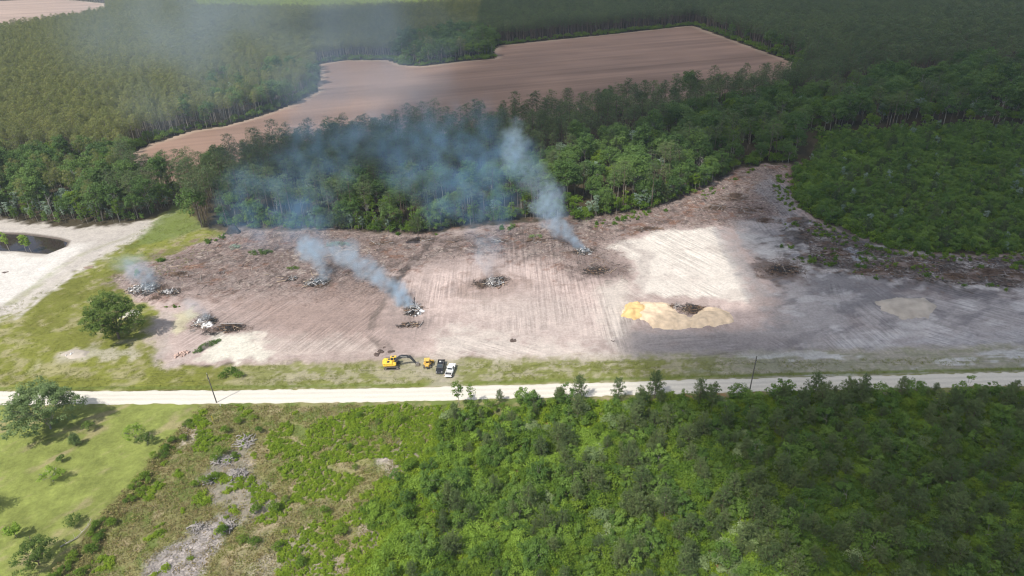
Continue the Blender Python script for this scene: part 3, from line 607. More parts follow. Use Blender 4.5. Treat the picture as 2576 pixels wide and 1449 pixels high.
def places(X, Y, sc):
    u, v, _ = pix(X, Y, 0); c = np.zeros(len(X), int); r = np.zeros(len(X), int); z = np.zeros(len(X), int)
    def split(idx, a, k, out):
        parts = np.array_split(idx[np.argsort(a[idx])], k)
        for n_, p_ in enumerate(parts): out[p_] = n_
        return parts
    for pc in split(np.arange(len(X)), u, 7, c):
        for pr in split(pc, v, 4, r): split(pr, sc, 3, z)
    C = ('far left end', 'left part', 'left of its middle', 'middle', 'right of its middle', 'right part', 'far right end'); Rr = ('back', 'upper', 'lower', 'front'); Z = ('small', 'middling', 'large')
    return [(Z[z[i]], Rr[r[i]] + ' row, ' + C[c[i]]) for i in range(len(X))]
def flush(limit=300, reserve={}):
    for name, lst in POOL.items():
        D = []
        for i, e in enumerate(lst):
            d = np.hypot(e['X'], e['Y']) / (e['s'] * e['h']); d = np.where(seen(e['X'], e['Y'], e['h']), d, 1e9); D += [(a, i, j) for j, a in enumerate(d)]
        D.sort(); keep = set((i, j) for a, i, j in D[:limit - reserve.get(name, 0)] if a < 1e9)
        for i, e in enumerate(lst):
            k = np.array([(i, j) in keep for j in range(len(e['X']))], bool) if len(e['X']) else np.zeros(0, bool)
            Z = HZ(e['X'], e['Y']) - .05
            J = np.nonzero(k)[0]; PL = places(e['X'][J], e['Y'][J], e['s'][J]) if len(J) else []
            for q_, j in enumerate(J):
                lb = (PL[q_][0] + ' ' + e['label'] + ', ' + PL[q_][1]) if len(J) > 5 else e['label']
                plant(e['kind'], name, e['X'][j], e['Y'][j], e['s'][j], e['rz'][j], lb, e['cat'], e['group'], z=Z[j])
            r = ~k
            if r.any(): stuff(e['zone'], None, e['kind'], e['X'][r], e['Y'][r], Z[r], e['s'][r], e['rz'][r])
def pick(n, ws, seed):
    return np.random.default_rng(seed).choice(len(ws), n, p=np.array(ws) / sum(ws))

# ------------------------------------------------------------------ woods
B1 = P([(1330, 565), (1330, 430), (1600, 350), (1800, 296), (2050, 250), (2200, 215), (2500, 180), (2850, 190), (2850, 335), (2400, 330), (2050, 340), (1990, 420), (1740, 495), (1450, 568)])
B2 = P([(450, 620), (440, 480), (700, 505), (1000, 490), (1330, 470), (1330, 570), (1090, 600)])
B3 = P([(-280, 570), (-280, 430), (0, 410), (120, 400), (250, 400), (420, 440), (470, 500), (330, 570), (0, 560)])
B4 = P([(985, 175), (1005, 118), (1100, 105), (1235, 100), (1256, 148), (1100, 170)])
B5 = P([(570, 330), (470, 300), (540, 215), (740, 185), (815, 180), (800, 245), (650, 305)])
BD = P([(250, 470), (430, 400), (560, 420), (560, 560), (470, 560)])
def woods():
    X1, Y1 = grid_points(FOREST[:, :], 4.4, seed=1)
    n = Y1 < 620; X2, Y2 = X1[~n], Y1[~n]; X1, Y1 = X1[n], Y1[n]
    g = np.random.default_rng(2); 
    X = np.concatenate([X1, X2]); Y = np.concatenate([Y1, Y2])
    ok = (sdist(X, Y, FIELD) < -2.5) & (sdist(X, Y, FIELD2) < -2.5) & ~inside(X, Y, SCRUB) & (sdist(X, Y, CLEAR) < -1.5) & in_view(X, Y, 20, 60)
    X, Y = X[ok], Y[ok]
    bx = np.zeros(len(X)); b1 = inside(X, Y, B1); b2 = inside(X, Y, B2); b3 = inside(X, Y, B3); b4 = inside(X, Y, B4); b5 = inside(X, Y, B5)
    bx[b1] = .95; bx[b2] = .62; bx[b3] = .72; bx[b4] = .9; bx[b5] = .45; bx[inside(X, Y, BD)] = .3
    bx = np.where((bx > 0), bx + .35 * vn(X, Y, 18, 71), 0) + np.where(sdist(X, Y, FIELD) > -8, .25, 0) * (Y < 700)
    r = g.uniform(0, 1, len(X)); bro = r < bx; pi_ = ~bro
    edge = sdist(X, Y, CLEAR) > -9
    # thin the broadleaf trees (wider crowns)
    keep = g.uniform(0, 1, len(X)) < np.where(edge, .8, .46)
    q = pi_ & ~(edge & (g.uniform(0, 1, len(X)) < .3))
    thin = (X > -60) & (Y < 560) & (g.uniform(0, 1, len(X)) < .38); q = q & ~thin
    near = inside(X, Y, P([(250, 600), (340, 395), (1000, 270), (1990, 150), (2100, 190), (1330, 420), (1330, 600)]))
    scatter('pine', X[q & near], Y[q & near], .7, 1.2, 'pine_tree', 'dark pine in the belt below the brown field', 'pine tree', 'pines in the belt below the field', 'pine_belt', 18)
    new = inside(X, Y, P([(440, -30), (1450, -30), (1430, 8), (1250, 24), (1000, 38), (800, 46), (500, 40)])) | inside(X, Y, P([(2320, -30), (2900, -30), (2900, 16), (2345, 14)]))  # sunlit far bands that get the lightened needles
    a = q & ~near & new; scatter('pine_sunlit', X[a], Y[a], .7, .95, 'pine_tree', 'light green sunlit pine in the farthest plantation', 'pine tree', 'light green pines of the farthest plantation', 'pine_plantation', 15)
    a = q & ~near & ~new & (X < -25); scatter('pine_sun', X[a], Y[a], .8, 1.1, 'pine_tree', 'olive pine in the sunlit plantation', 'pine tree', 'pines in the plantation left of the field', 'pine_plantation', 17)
    a = q & ~near & ~new & (X >= -25); scatter('pine', X[a], Y[a], .85, 1.15, 'pine_tree', 'dark pine beyond the brown field', 'pine tree', 'pines in the plantation beyond the field', 'pine_plantation', 18)
    k = bro & keep; ty = pick(len(X), [.56, .32, .08, .04], 5)
    for t, kind, lab, grp in ((0, 'broad', 'rounded green tree in the mixed wood', 'leafy trees of the mixed wood'), (1, 'broad_lime', 'bright green tree in the mixed wood', 'bright green trees of the mixed wood'),
                              (2, 'pale', 'silvery tree in the mixed wood', 'silvery trees of the mixed wood'), (3, 'dead', 'bare dead tree in the wood', 'dead trees in the wood')):
        a = k & (ty == t) & ~edge
        nm = {0: 'broadleaf_tree', 1: 'broadleaf_tree', 2: 'silver_leaf_tree', 3: 'dead_tree'}[t]
        scatter(kind, X[a], Y[a], .65, 1.3, nm, lab, 'tree' if t < 3 else 'dead tree', grp, {0: 'broadleaf_wood', 1: 'broadleaf_wood', 2: 'broadleaf_wood', 3: 'dead_wood_stand'}[t], 12)
    a = k & edge & (ty < 1) ; scatter('broad', X[a], Y[a], .55, .85, 'broadleaf_tree', 'green leafy tree on the cut wood edge', 'tree', 'leafy trees along the cut edge', 'broadleaf_wood', 12)
    # slim edge trees
    ex, ey = grid_points(FOREST, 2.6, seed=8); d = sdist(ex, ey, CLEAR); e = (d > -6) & (d < -1) & in_view(ex, ey, 12) & (ex < 110) & ~inside(ex, ey, SCRUB); ex, ey = ex[e], ey[e]
    t = pick(len(ex), [.45, .17, .25, .13], 9)
    scatter('slim', ex[t == 0], ey[t == 0], .55, 1.0, 'slender_tree', 'slender leafy tree along the cut wood edge', 'tree', 'slender trees along the cut edge', 'edge_thicket', 10)
    scatter('slim_pale', ex[t == 1], ey[t == 1], .5, .9, 'slender_tree', 'slender silvery tree along the cut wood edge', 'tree', 'slender silvery trees along the cut edge', 'edge_thicket', 10)
    scatter('sapling', ex[t == 2], ey[t == 2], .5, .95, 'sapling', 'leafy sapling at the cut wood edge', 'sapling', 'saplings along the cut edge', 'edge_thicket', 5)
    scatter('young_dark', ex[t == 3], ey[t == 3], .8, 1.3, 'young_pine', 'dark young pine at the cut wood edge', 'young pine', 'small pines along the cut edge', 'edge_thicket', 6)
    # pond edge trees
    px_, py_ = grid_points(P([(-200, 552), (0, 556), (150, 566), (330, 566), (430, 525), (450, 505), (430, 480), (300, 520), (0, 520), (-200, 520)]), 3.4, seed=12); t = pick(len(px_), [.4, .3, .3], 13)
    scatter('slim', px_[t == 0], py_[t == 0], .6, 1.0, 'slender_tree', 'slender leafy tree behind the dark pond', 'tree', 'slender trees behind the pond', 'edge_thicket', 10)
    scatter('slim_pale', px_[t == 1], py_[t == 1], .5, .9, 'slender_tree', 'slender greyish tree behind the dark pond', 'tree', 'greyish trees behind the pond', 'edge_thicket', 10)
    scatter('sapling', px_[t == 2], py_[t == 2], .6, 1.1, 'sapling', 'leafy sapling behind the dark pond', 'sapling', 'saplings behind the pond', 'edge_thicket', 5)
    # undergrowth along field edges and wood edges
    ux, uy = grid_points(FOREST, 3.2, seed=20); sd = np.maximum(sdist(ux, uy, FIELD), sdist(ux, uy, CLEAR)); u = (sd > -10) & (sd < -.8) & in_view(ux, uy, 4) & (g.uniform(0, 1, len(ux)) < .75)
    stuff('undergrowth', None, 'shrub', ux[u], uy[u], HZ(ux[u], uy[u]), rng.uniform(.7, 1.7, u.sum()), rng.uniform(0, 6.3, u.sum()))
    # scrub on the right
    sx, sy = grid_points(SCRUB, 2.5, seed=30); n = fbm(sx, sy, 16, 90); t = pick(len(sx), [.34, .25, .02, .25, .05, .09], 31); kp = n > -.33; kp = kp & (sdist(sx, sy, SCRUB) > 1 + 7 * np.clip(fbm(sx, sy, 7, 93) + .15, 0, 1))
    for tt, kind, nm, lab, grp, h in ((0, 'sapling', 'sapling', 'leafy sapling in the right-hand scrub', 'saplings in the right-hand scrub', 5), (1, 'shrub', 'shrub', 'round shrub in the right-hand scrub', 'shrubs in the right-hand scrub', 2.3),
                                      (5, 'shrub_lime', 'shrub', 'lime green shrub in the right-hand scrub', 'lime green shrubs in the right-hand scrub', 2.3), (2, 'sapling_pale', 'sapling', 'silvery sapling in the right-hand scrub', 'silvery saplings in the right-hand scrub', 5), (3, 'thickbroad', 'small_tree', 'bushy little tree in the right-hand scrub', 'small trees in the right-hand scrub', 5), (4, 'young_dark', 'young_pine', 'dark pine in the right-hand scrub', 'small pines in the right-hand scrub', 6)):
        a = (t == tt) & kp
        scatter(kind, sx[a], sy[a], .6, 1.1, nm, lab, nm.replace('_', ' '), grp, 'scrub', h)
    cx, cy = grid_points(SCRUB, 1.7, seed=33); v = in_view(cx, cy, 2) & (sdist(cx, cy, SCRUB) > 6 * np.clip(fbm(cx, cy, 5, 94) + .1, 0, 1)); stuff('scrub_cover', None, 'darkcover', cx[v], cy[v], HZ(cx[v], cy[v]), rng.uniform(1, 2.2, v.sum()), rng.uniform(0, 6.3, v.sum()))
woods()

# ------------------------------------------------------------------ south of the road
def south():
    g = np.random.default_rng(40)
    tx, ty_ = grid_points(THICK, 1.75, seed=41); d = sdist(tx, ty_, THICK); rd = road_d(tx, ty_)
    px, py, _ = pix(tx, ty_, 0); prog = np.clip((px - 900) / 900, 0, 1)      # thinner at its left margin
    ok = (g.uniform(0, 1, len(tx)) < .32 + .53 * sst(1, 20, d) + .12 * prog) & (rd > RH + 1.2) & in_view(tx, ty_, 5); tx, ty_, d, prog = tx[ok], ty_[ok], d[ok], prog[ok]
    r = g.uniform(0, 1, len(tx)); n = vn(tx, ty_, 9, 44) * .2
    yp = r < .09 + .11 * prog + n * .5; tb = (~yp) & (r < .20 + .10 * prog + n); sp = (~yp) & (~tb) & (r < .30); sh = ~(yp | tb | sp); lime = sh & (vn(tx, ty_, 7, 55) > .62 - .75 * (1 - prog)); gr = sh & (~lime) & (vn(tx, ty_, 6, 56) > .62); sh = sh & ~lime & ~gr
    scatter('young', tx[yp], ty_[yp], .4, 1.15, 'young_pine', 'bushy pine in the roadside thicket', 'young pine', 'young pines in the thicket below the road', 'thicket', 6)
    scatter('thickbroad', tx[tb], ty_[tb], .4, 1.1, 'small_tree', 'leafy tree in the roadside thicket', 'small tree', 'small trees in the thicket below the road', 'thicket', 5)
    scatter('sapling', tx[sp], ty_[sp], .5, .9, 'sapling', 'leafy sapling in the roadside thicket', 'sapling', 'saplings in the thicket below the road', 'thicket', 5)
    scatter('shrub', tx[sh], ty_[sh], .45, 1.2, 'shrub', 'round green shrub in the roadside thicket', 'shrub', 'green shrubs in the thicket below the road', 'thicket', 2.3)
    scatter('shrub_lime', tx[lime], ty_[lime], .5, 1.0, 'shrub', 'bright lime shrub in the roadside thicket', 'shrub', 'lime green shrubs in the thicket below the road', 'thicket', 2.3)
    scatter('shrub_grey', tx[gr], ty_[gr], .5, 1.0, 'shrub', 'grey-green shrub in the roadside thicket', 'shrub', 'grey-green shrubs in the thicket below the road', 'thicket', 2.3)
    cx, cy = grid_points(THICK, 1.0, seed=46); k = in_view(cx, cy, 1) & (road_d(cx, cy) > RH + .5) & (fbm(cx, cy, 5, 47) < .33); cx, cy = cx[k], cy[k]; lm = fbm(cx, cy, 8, 48) > -.25
    for m_, kd in ((lm, 'cover'), (~lm, 'darkcover')): stuff('bramble_cover', None, kd, cx[m_], cy[m_], HZ(cx[m_], cy[m_]), rng.uniform(.7, 1.5, m_.sum()), rng.uniform(0, 6.3, m_.sum()))
    # meadow left of the thicket
    mp = P([(500, 1022), (1150, 1020), (1150, 1100), (1000, 1300), (960, 1600), (110, 1600), (200, 1440), (330, 1250), (430, 1130)])
    mx, my = grid_points(mp, .85, seed=50); k = in_view(mx, my, 1) & (road_d(mx, my) > RH + .6); mx, my = mx[k], my[k]
    bare = np.zeros(len(mx), bool)
    for poly in ([(350, 1449), (330, 1500), (480, 1500), (520, 1400), (590, 1310), (600, 1265), (540, 1300), (460, 1350), (390, 1390)], [(520, 1250), (510, 1200), (560, 1150), (640, 1100), (650, 1140), (640, 1190), (700, 1250), (680, 1300), (620, 1320), (580, 1300)]): bare |= sdist(mx, my, P(poly)) > .5 + fbm(mx, my, 3, 99) * 2
    u, v_, _ = pix(mx, my, 0); gbias = sst(640, 1000, u + (v_ - 1020) * .35)        # greener towards the thicket
    nn = fbm(mx, my, 6, 51) + .34 * (gbias * 2 - 1); r = g.uniform(0, 1, len(mx)); cov = (nn + .25 * fbm(mx, my, 1.8, 57) > .02) & (r < .85) & ~bare; dry = (~cov) & (~bare) & (r < .6); grn = (~cov) & (~bare) & (r > .75); bsp = bare & (r < .22); cov = cov | (bare & (fbm(mx, my, 3.5, 58) > .22))
    for m_, kd, s0, s1, nm in ((cov & (vn(mx, my, 11, 3) > -.55), 'cover', .5, 1.25, 'bramble_cover'), (dry | bsp, 'tuft_dry', .6, 1.3, 'dry_grass'), (grn, 'tuft_green', .6, 1.3, 'grass')):
        stuff(nm, None, kd, mx[m_], my[m_], HZ(mx[m_], my[m_]), rng.uniform(s0, s1, m_.sum()), rng.uniform(0, 6.3, m_.sum()))
    # bushes in the meadow
    spots = P([(600, 1065), (640, 1055), (570, 1090), (655, 1090), (560, 1145), (590, 1150), (545, 1160), (520, 1215), (490, 1225), (545, 1200), (690, 1285), (720, 1260), (650, 1290), (610, 1360), (640, 1370), (560, 1345), (700, 1380), (905, 1050), (880, 1130), (950, 1065), (1010, 1060), (820, 1290), (860, 1340), (760, 1420), (895, 1180)])
    scatter('shrub', spots[:, 0], spots[:, 1], .45, .85, 'shrub', 'green bush in the rough meadow', 'bush', 'low bushes in the rough meadow', 'thicket', 2.3)
    # hedge strip between lawn and meadow
    hx, hy = grid_points(HEDGE, 1.25, seed=60); k = in_view(hx, hy, 2); hx, hy = hx[k], hy[k]; t = g.uniform(0, 1, len(hx))
    t = t + .35 * (vn(hx, hy, 5, 61) > 0.1); scatter('shrub', hx[t < .5], hy[t < .5], .25, .7, 'hedge_bush', 'bush in the strip beside the lawn', 'bush', 'bushes of the overgrown strip', 'thicket', 2.3)
    m_ = t >= .5; stuff('dry_grass', None, 'tuft_dry', hx[m_], hy[m_], HZ(hx[m_], hy[m_]), rng.uniform(.9, 1.8, m_.sum()), rng.uniform(0, 6.3, m_.sum()))
    # verge and left grass north of the road
    vp = P([(-200, 984), (-200, 905), (400, 930), (640, 922), (830, 915), (1000, 905), (1300, 910), (1700, 910), (2800, 895), (2800, 935), (2000, 944), (1500, 957), (1000, 974), (0, 985)])
    vx, vy = grid_points(vp, .9, seed=70); k = in_view(vx, vy, 1) & (road_d(vx, vy) > RH + .35); vx, vy = vx[k], vy[k]; rd = road_d(vx, vy)
    n = fbm(vx, vy * 3.2, 9, 301) + .35 * fbm(vx, vy, 1.4, 5); veh = np.zeros(len(vx), bool) | inside(vx, vy, P([(955, 945), (960, 880), (1160, 880), (1160, 960), (1100, 975)])); veh &= g.uniform(0, 1, len(vx)) < .8
    a = (((n > .05) | (rd < RH + 2.2)) & ~veh & (g.uniform(0, 1, len(vx)) < .8)) ; stuff('verge_grass', None, 'tuft_green', vx[a], vy[a], HZ(vx[a], vy[a]), rng.uniform(.35, .8, a.sum()), rng.uniform(0, 6.3, a.sum()))
    gx, gy = grid_points(P([(-200, 985), (-200, 860), (120, 725), (260, 655), (370, 565), (458, 510), (495, 575), (600, 590), (430, 690), (290, 710), (390, 860), (420, 940)]), 1.5, seed=71); a = in_view(gx, gy, 1) & (fbm(gx, gy, 4, 72) > -.1) & (road_d(gx, gy) > RH + .4)
    stuff('grass', None, 'tuft_green', gx[a], gy[a], HZ(gx[a], gy[a]), rng.uniform(.3, .75, a.sum()), rng.uniform(0, 6.3, a.sum()))
    # weeds in the litter by the wood and on the berm
    wx, wy = grid_points(CLEAR, 2.6, seed=73); d = sdist(wx, wy, CLEAR); b = sdist(wx, wy, BERM); a = ((d < 7) & (fbm(wx, wy, 8, 74) > .15) & (wy > 200)) | ((b > -1) & (fbm(wx, wy, 8, 76) > .12)) | ((np.abs(sdist(wx, wy, SCRUB)) < 6) & (fbm(wx, wy, 5, 79) > .0)); stuff('weeds', None, 'darkcover', wx[a], wy[a], HZ(wx[a], wy[a]), rng.uniform(.5, 1.9, a.sum()), rng.uniform(0, 6.3, a.sum()))
south()
#PART3A
# ------------------------------------------------------------------ clouds that shade parts of the land
def clouds():
    HC = 460.0; off = np.array((sunv.x, sunv.y)) * HC / sunv.z
    shade = np.concatenate([P([(1640, 985), (1605, 905), (1590, 850), (1640, 826), (1850, 820), (1965, 800), (1900, 690), (1855, 600), (1850, 540), (1890, 470), (1930, 425)]), P([(1905, 400), (1850, 372), (1740, 350), (1560, 340), (1400, 338), (1320, 372), (1180, 425), (950, 430), (720, 425), (600, 400), (560, 355), (700, 330)], 12),
                            P([(1000, 290), (1040, 240), (1110, 190), (1180, 170), (1100, 165), (960, 150), (860, 130), (720, 118), (760, 70), (1000, 42), (1250, 30), (1420, 10), (1800, -6), (2200, 0), (2345, 16), (2700, 14), (3300, 0), (3300, 1700), (2150, 1700), (2085, 1449), (1900, 1220), (1760, 1075)])])
    lo = shade.min(0) - 40; hi = np.minimum(shade.max(0) + 40, (1500, 1700)); sp = 9.0
    X, Y = np.meshgrid(np.arange(lo[0], hi[0], sp), np.arange(lo[1], hi[1], sp)); ny, nx = X.shape; x = X.ravel(); y = Y.ravel()
    w = np.clip(6 + (y - 100) * .035, 6, 40); s = sdist(x, y, shade) + w * .7 * fbm(x, y, 60, 500)
    d = sst(-1, 1, s / w); thick = d * (25 + 18 * np.clip(fbm(x, y, 90, 501), -1, 1)); i = np.arange((ny - 1) * (nx - 1)); k = (i // (nx - 1)) * nx + i % (nx - 1)
    F = np.stack([k, k + 1, k + nx + 1, k + nx], 1); F = F[(d[F] > 0).any(1)]; u = np.unique(F); mp = np.zeros(len(x), int); mp[u] = np.arange(len(u)); F = mp[F]; m = len(u)
    x, y, d, thick = x[u] + off[0], y[u] + off[1], d[u], thick[u]
    bumps = thick * .12 * fbm(x, y, 25, 503)
    V = np.concatenate([np.stack([x, y, HC - thick * .15 + bumps], 1), np.stack([x, y, HC + .2 + thick], 1)]); F2 = np.concatenate([F[:, ::-1], F + m])
    e = {}
    for q in F:
        for a, b_ in ((q[0], q[1]), (q[1], q[2]), (q[2], q[3]), (q[3], q[0])):
            kk = (min(a, b_), max(a, b_)); e[kk] = (a, b_) if kk not in e else None
    side = np.array([(a, b_, b_ + m, a + m) for v in e.values() if v for a, b_ in [v]])
    mt, n, l, b = nt('cloud_vapour'); n.remove(b)
    at_ = node(n, 'ShaderNodeAttribute', attribute_name='vapour'); tr = node(n, 'ShaderNodeBsdfTransparent'); df = node(n, 'ShaderNodeBsdfDiffuse'); df.inputs[0].default_value = (.9, .9, .9, 1)
    tl = node(n, 'ShaderNodeBsdfTranslucent'); tl.inputs[0].default_value = (.9, .9, .9, 1); mx = node(n, 'ShaderNodeMixShader'); mx.inputs[0].default_value = .6; l.new(df.outputs[0], mx.inputs[1]); l.new(tl.outputs[0], mx.inputs[2])
    ns = node(n, 'ShaderNodeTexNoise'); ns.inputs['Scale'].default_value = .02; ns.inputs['Detail'].default_value = 4; tc = node(n, 'ShaderNodeTexCoord'); l.new(tc.outputs['Object'], ns.inputs['Vector'])
    ad = node(n, 'ShaderNodeMath', operation='ADD'); l.new(ns.outputs['Fac'], ad.inputs[0]); ad.inputs[1].default_value = .5
    mu = node(n, 'ShaderNodeMath', operation='MULTIPLY'); l.new(ad.outputs[0], mu.inputs[0]); l.new(at_.outputs['Fac'], mu.inputs[1])
    mu2 = node(n, 'ShaderNodeMath', operation='MULTIPLY', use_clamp=True); l.new(mu.outputs[0], mu2.inputs[0]); mu2.inputs[1].default_value = CLOUD_A
    m2 = node(n, 'ShaderNodeMixShader'); l.new(mu2.outputs[0], m2.inputs[0]); l.new(tr.outputs[0], m2.inputs[1]); l.new(mx.outputs[0], m2.inputs[2]); l.new(m2.outputs[0], n['Material Output'].inputs[0])
    me = mkmesh('cloud', V, [F2, side], [mt], attrs={'vapour': ('FLOAT', np.concatenate([d * (1 - .35 * sst(380, 700, y - off[1]))] * 2).astype(np.float32))}, smooth=True)
    tag(link(bpy.data.objects.new('cloud', me)), kind='structure')
CLOUD_A = .66
clouds()
def haze():
    me = bpy.data.meshes.new('haze'); x0, x1, y0, y1, z0, z1 = -5600, 5600, -900, 6600, -3.2, 122
    v = [(x, y, z) for z in (z0, z1) for x, y in ((x0, y0), (x1, y0), (x1, y1), (x0, y1))]
    me.from_pydata(v, [], [(3, 2, 1, 0), (4, 5, 6, 7), (0, 1, 5, 4), (1, 2, 6, 5), (2, 3, 7, 6), (3, 0, 4, 7)])
    m = bpy.data.materials.new('haze_air'); m.use_nodes = True; n = m.node_tree.nodes; n.remove(n['Principled BSDF']); v = n.new('ShaderNodeVolumePrincipled'); v.inputs['Color'].default_value = (.72, .85, 1, 1); v.inputs['Density'].default_value = HAZE_D
    m.node_tree.links.new(v.outputs[0], n['Material Output'].inputs['Volume']); me.materials.append(m); tag(link(bpy.data.objects.new('haze', me)), kind='stuff')
HAZE_D = .00010
haze()

# ------------------------------------------------------------------ smoke
def smoke(label, path, vox, dens, seed, jit=.36, n=110, nscale=.22, warp=1.1, thr=.33, gain=3.6, squash=1.0, colour=(.66, .84, 1.0)):
    """path: (x, y, height, radius, strength) along the drift"""
    g = np.random.default_rng(seed); Pp = np.array([(*at(a, b_, h), h, r, s) for a, b_, h, r, s in path]); t = np.linspace(0, len(Pp) - 1, n)
    Q = np.stack([np.interp(t, range(len(Pp)), Pp[:, c]) for c in range(5)], 1); Q[:, :3] += g.normal(size=(n, 3)) * Q[:, 3:4] * jit * (1, 1, .6 * squash); Q[:, 3] *= g.uniform(.55, 1.15, n); Q[:, 2] = np.maximum(Q[:, 2], .4)
    me = bpy.data.meshes.new('smoke'); me.vertices.add(n); me.vertices.foreach_set('co', Q[:, :3].astype(np.float32).ravel())
    me.attributes.new('rad', 'FLOAT', 'POINT').data.foreach_set('value', Q[:, 3].astype(np.float32)); me.attributes.new('str', 'FLOAT', 'POINT').data.foreach_set('value', Q[:, 4].astype(np.float32))
    o = link(bpy.data.objects.new('smoke', me)); tag(o, label, 'smoke')
    mr = Q[:, 3].max() * 1.3; lo = Q[:, :3].min(0) - mr; hi = Q[:, :3].max(0) + mr; lo[2] = 0.05; res = np.maximum(((hi - lo) / vox).astype(int), 4)
    gr = bpy.data.node_groups.new('smoke', 'GeometryNodeTree'); gr.interface.new_socket('Geometry', in_out='INPUT', socket_type='NodeSocketGeometry'); gr.interface.new_socket('Geometry', in_out='OUTPUT', socket_type='NodeSocketGeometry')
    N = gr.nodes; L = gr.links; gi = N.new('NodeGroupInput'); go = N.new('NodeGroupOutput'); vc = N.new('GeometryNodeVolumeCube')
    vc.inputs['Min'].default_value = lo; vc.inputs['Max'].default_value = hi
    for k, r_ in zip('XYZ', res): vc.inputs['Resolution ' + k].default_value = int(r_)
    pos = N.new('GeometryNodeInputPosition')
    nz = N.new('ShaderNodeTexNoise'); nz.inputs['Scale'].default_value = nscale; nz.inputs['Detail'].default_value = 5; nz.inputs['Roughness'].default_value = .6; L.new(pos.outputs[0], nz.inputs['Vector'])
    sb = N.new('ShaderNodeVectorMath'); sb.operation = 'SUBTRACT'; L.new(nz.outputs['Color'], sb.inputs[0]); sb.inputs[1].default_value = (.5, .5, .5)
    sc = N.new('ShaderNodeVectorMath'); sc.operation = 'SCALE'; L.new(sb.outputs[0], sc.inputs[0]); sc.inputs['Scale'].default_value = warp * float(Q[:, 3].mean()) * 2
    ad = N.new('ShaderNodeVectorMath'); ad.operation = 'ADD'; L.new(pos.outputs[0], ad.inputs[0]); L.new(sc.outputs[0], ad.inputs[1]); wp = ad.outputs[0]
    sn = N.new('GeometryNodeSampleNearest'); L.new(gi.outputs[0], sn.inputs['Geometry']); L.new(wp, sn.inputs['Sample Position'])
    def samp(nm, vec=False):
        si = N.new('GeometryNodeSampleIndex'); si.data_type = 'FLOAT_VECTOR' if vec else 'FLOAT'; L.new(gi.outputs[0], si.inputs['Geometry']); L.new(sn.outputs[0], si.inputs['Index'])
        if vec: q = N.new('GeometryNodeInputPosition'); L.new(q.outputs[0], si.inputs['Value'])
        else: q = N.new('GeometryNodeInputNamedAttribute'); q.data_type = 'FLOAT'; q.inputs['Name'].default_value = nm; L.new(q.outputs['Attribute'], si.inputs['Value'])
        return si.outputs[0]
    ds = N.new('ShaderNodeVectorMath'); ds.operation = 'DISTANCE'; L.new(samp('', True), ds.inputs[0]); L.new(wp, ds.inputs[1])
    def mm(op, a, b_, clamp=False):
        q = N.new('ShaderNodeMath'); q.operation = op; q.use_clamp = clamp
        for i, v in enumerate((a, b_)):
            if isinstance(v, (int, float)): q.inputs[i].default_value = v
            else: L.new(v, q.inputs[i])
        return q.outputs[0]
    f = mm('SUBTRACT', 1.0, mm('DIVIDE', ds.outputs['Value'], samp('rad')), True)
    n2 = N.new('ShaderNodeTexNoise'); n2.inputs['Scale'].default_value = nscale * 2.2; n2.inputs['Detail'].default_value = 4; L.new(pos.outputs[0], n2.inputs['Vector'])
    w2 = mm('MULTIPLY', mm('SUBTRACT', n2.outputs['Fac'], thr), gain, True)
    dn = mm('MULTIPLY', mm('MULTIPLY', mm('MULTIPLY', f, mm('SUBTRACT', 2.0, f)), w2), mm('MULTIPLY', samp('str'), dens))
    L.new(dn, vc.inputs['Density'])
    mt = bpy.data.materials.new('smoke_vapour'); mt.use_nodes = True; nn = mt.node_tree.nodes; nn.remove(nn['Principled BSDF']); v = nn.new('ShaderNodeVolumePrincipled'); v.inputs['Color'].default_value = (*colour, 1); v.inputs['Density'].default_value = 1.0; v.inputs['Anisotropy'].default_value = 0
    mt.node_tree.links.new(v.outputs[0], nn['Material Output'].inputs['Volume'])
    sm = N.new('GeometryNodeSetMaterial'); sm.inputs['Material'].default_value = mt; L.new(vc.outputs[0], sm.inputs[0]); L.new(sm.outputs[0], go.inputs[0]); me.materials.append(mt)
    o.modifiers.new('smoke', 'NODES').node_group = gr
    return o
smoke('thick blue-white smoke plume rising from the burning pile beside the pale sand and drifting over the woods', [(1468, 630, .5, 1.2, 2.6), (1450, 614, 2.5, 1.8, 2.2), (1425, 590, 6, 2.6, 1.2), (1400, 565, 9, 3.4, 1.0), (1378, 538, 12, 4.4, .8), (1386, 505, 15, 5.4, .6), (1362, 470, 18, 4.6, .30), (1318, 440, 22, 5.5, .26), (1286, 405, 26, 5.8, .34), (1300, 365, 30, 5.0, .42), (1286, 328, 33, 4, .3)], .65, .19, 3, n=220)
smoke('white smoke trailing left from the small burning pile behind the machines', [(1042, 774, .5, 1.3, 3.5), (1025, 758, 1.5, 1.7, 2.6), (1000, 738, 3, 2.4, 1.8), (965, 705, 6, 3, .7), (930, 680, 8, 3.6, .6), (880, 652, 9, 3.8, .6), (830, 625, 11, 4, .5), (780, 625, 11, 3.5, .5), (770, 640, 9, 2.5, .5)], .7, .26, 4, n=150)
smoke('thin smoke rising from the smouldering pile nearest the middle of the wood edge', [(800, 712, .5, 1.4, .9), (820, 690, 3, 2.0, .6), (800, 655, 6, 2.4, .6), (775, 635, 9, 3.2, .6), (780, 610, 12, 3.5, .45)], .7, .38, 5, n=70)
smoke('broad blue smoke drifting through the trees at the left of the woods', [(800, 610, 14, 6, .5), (760, 560, 18, 9, .7), (720, 520, 20, 11, 1), (690, 490, 22, 9, .6), (760, 460, 26, 10, .5), (800, 400, 32, 11, .5), (780, 350, 36, 10, .3)], 1.5, .027, 6, n=110, nscale=.085, thr=.43, gain=5.5, jit=.6, colour=(.36, .66, 1.0))
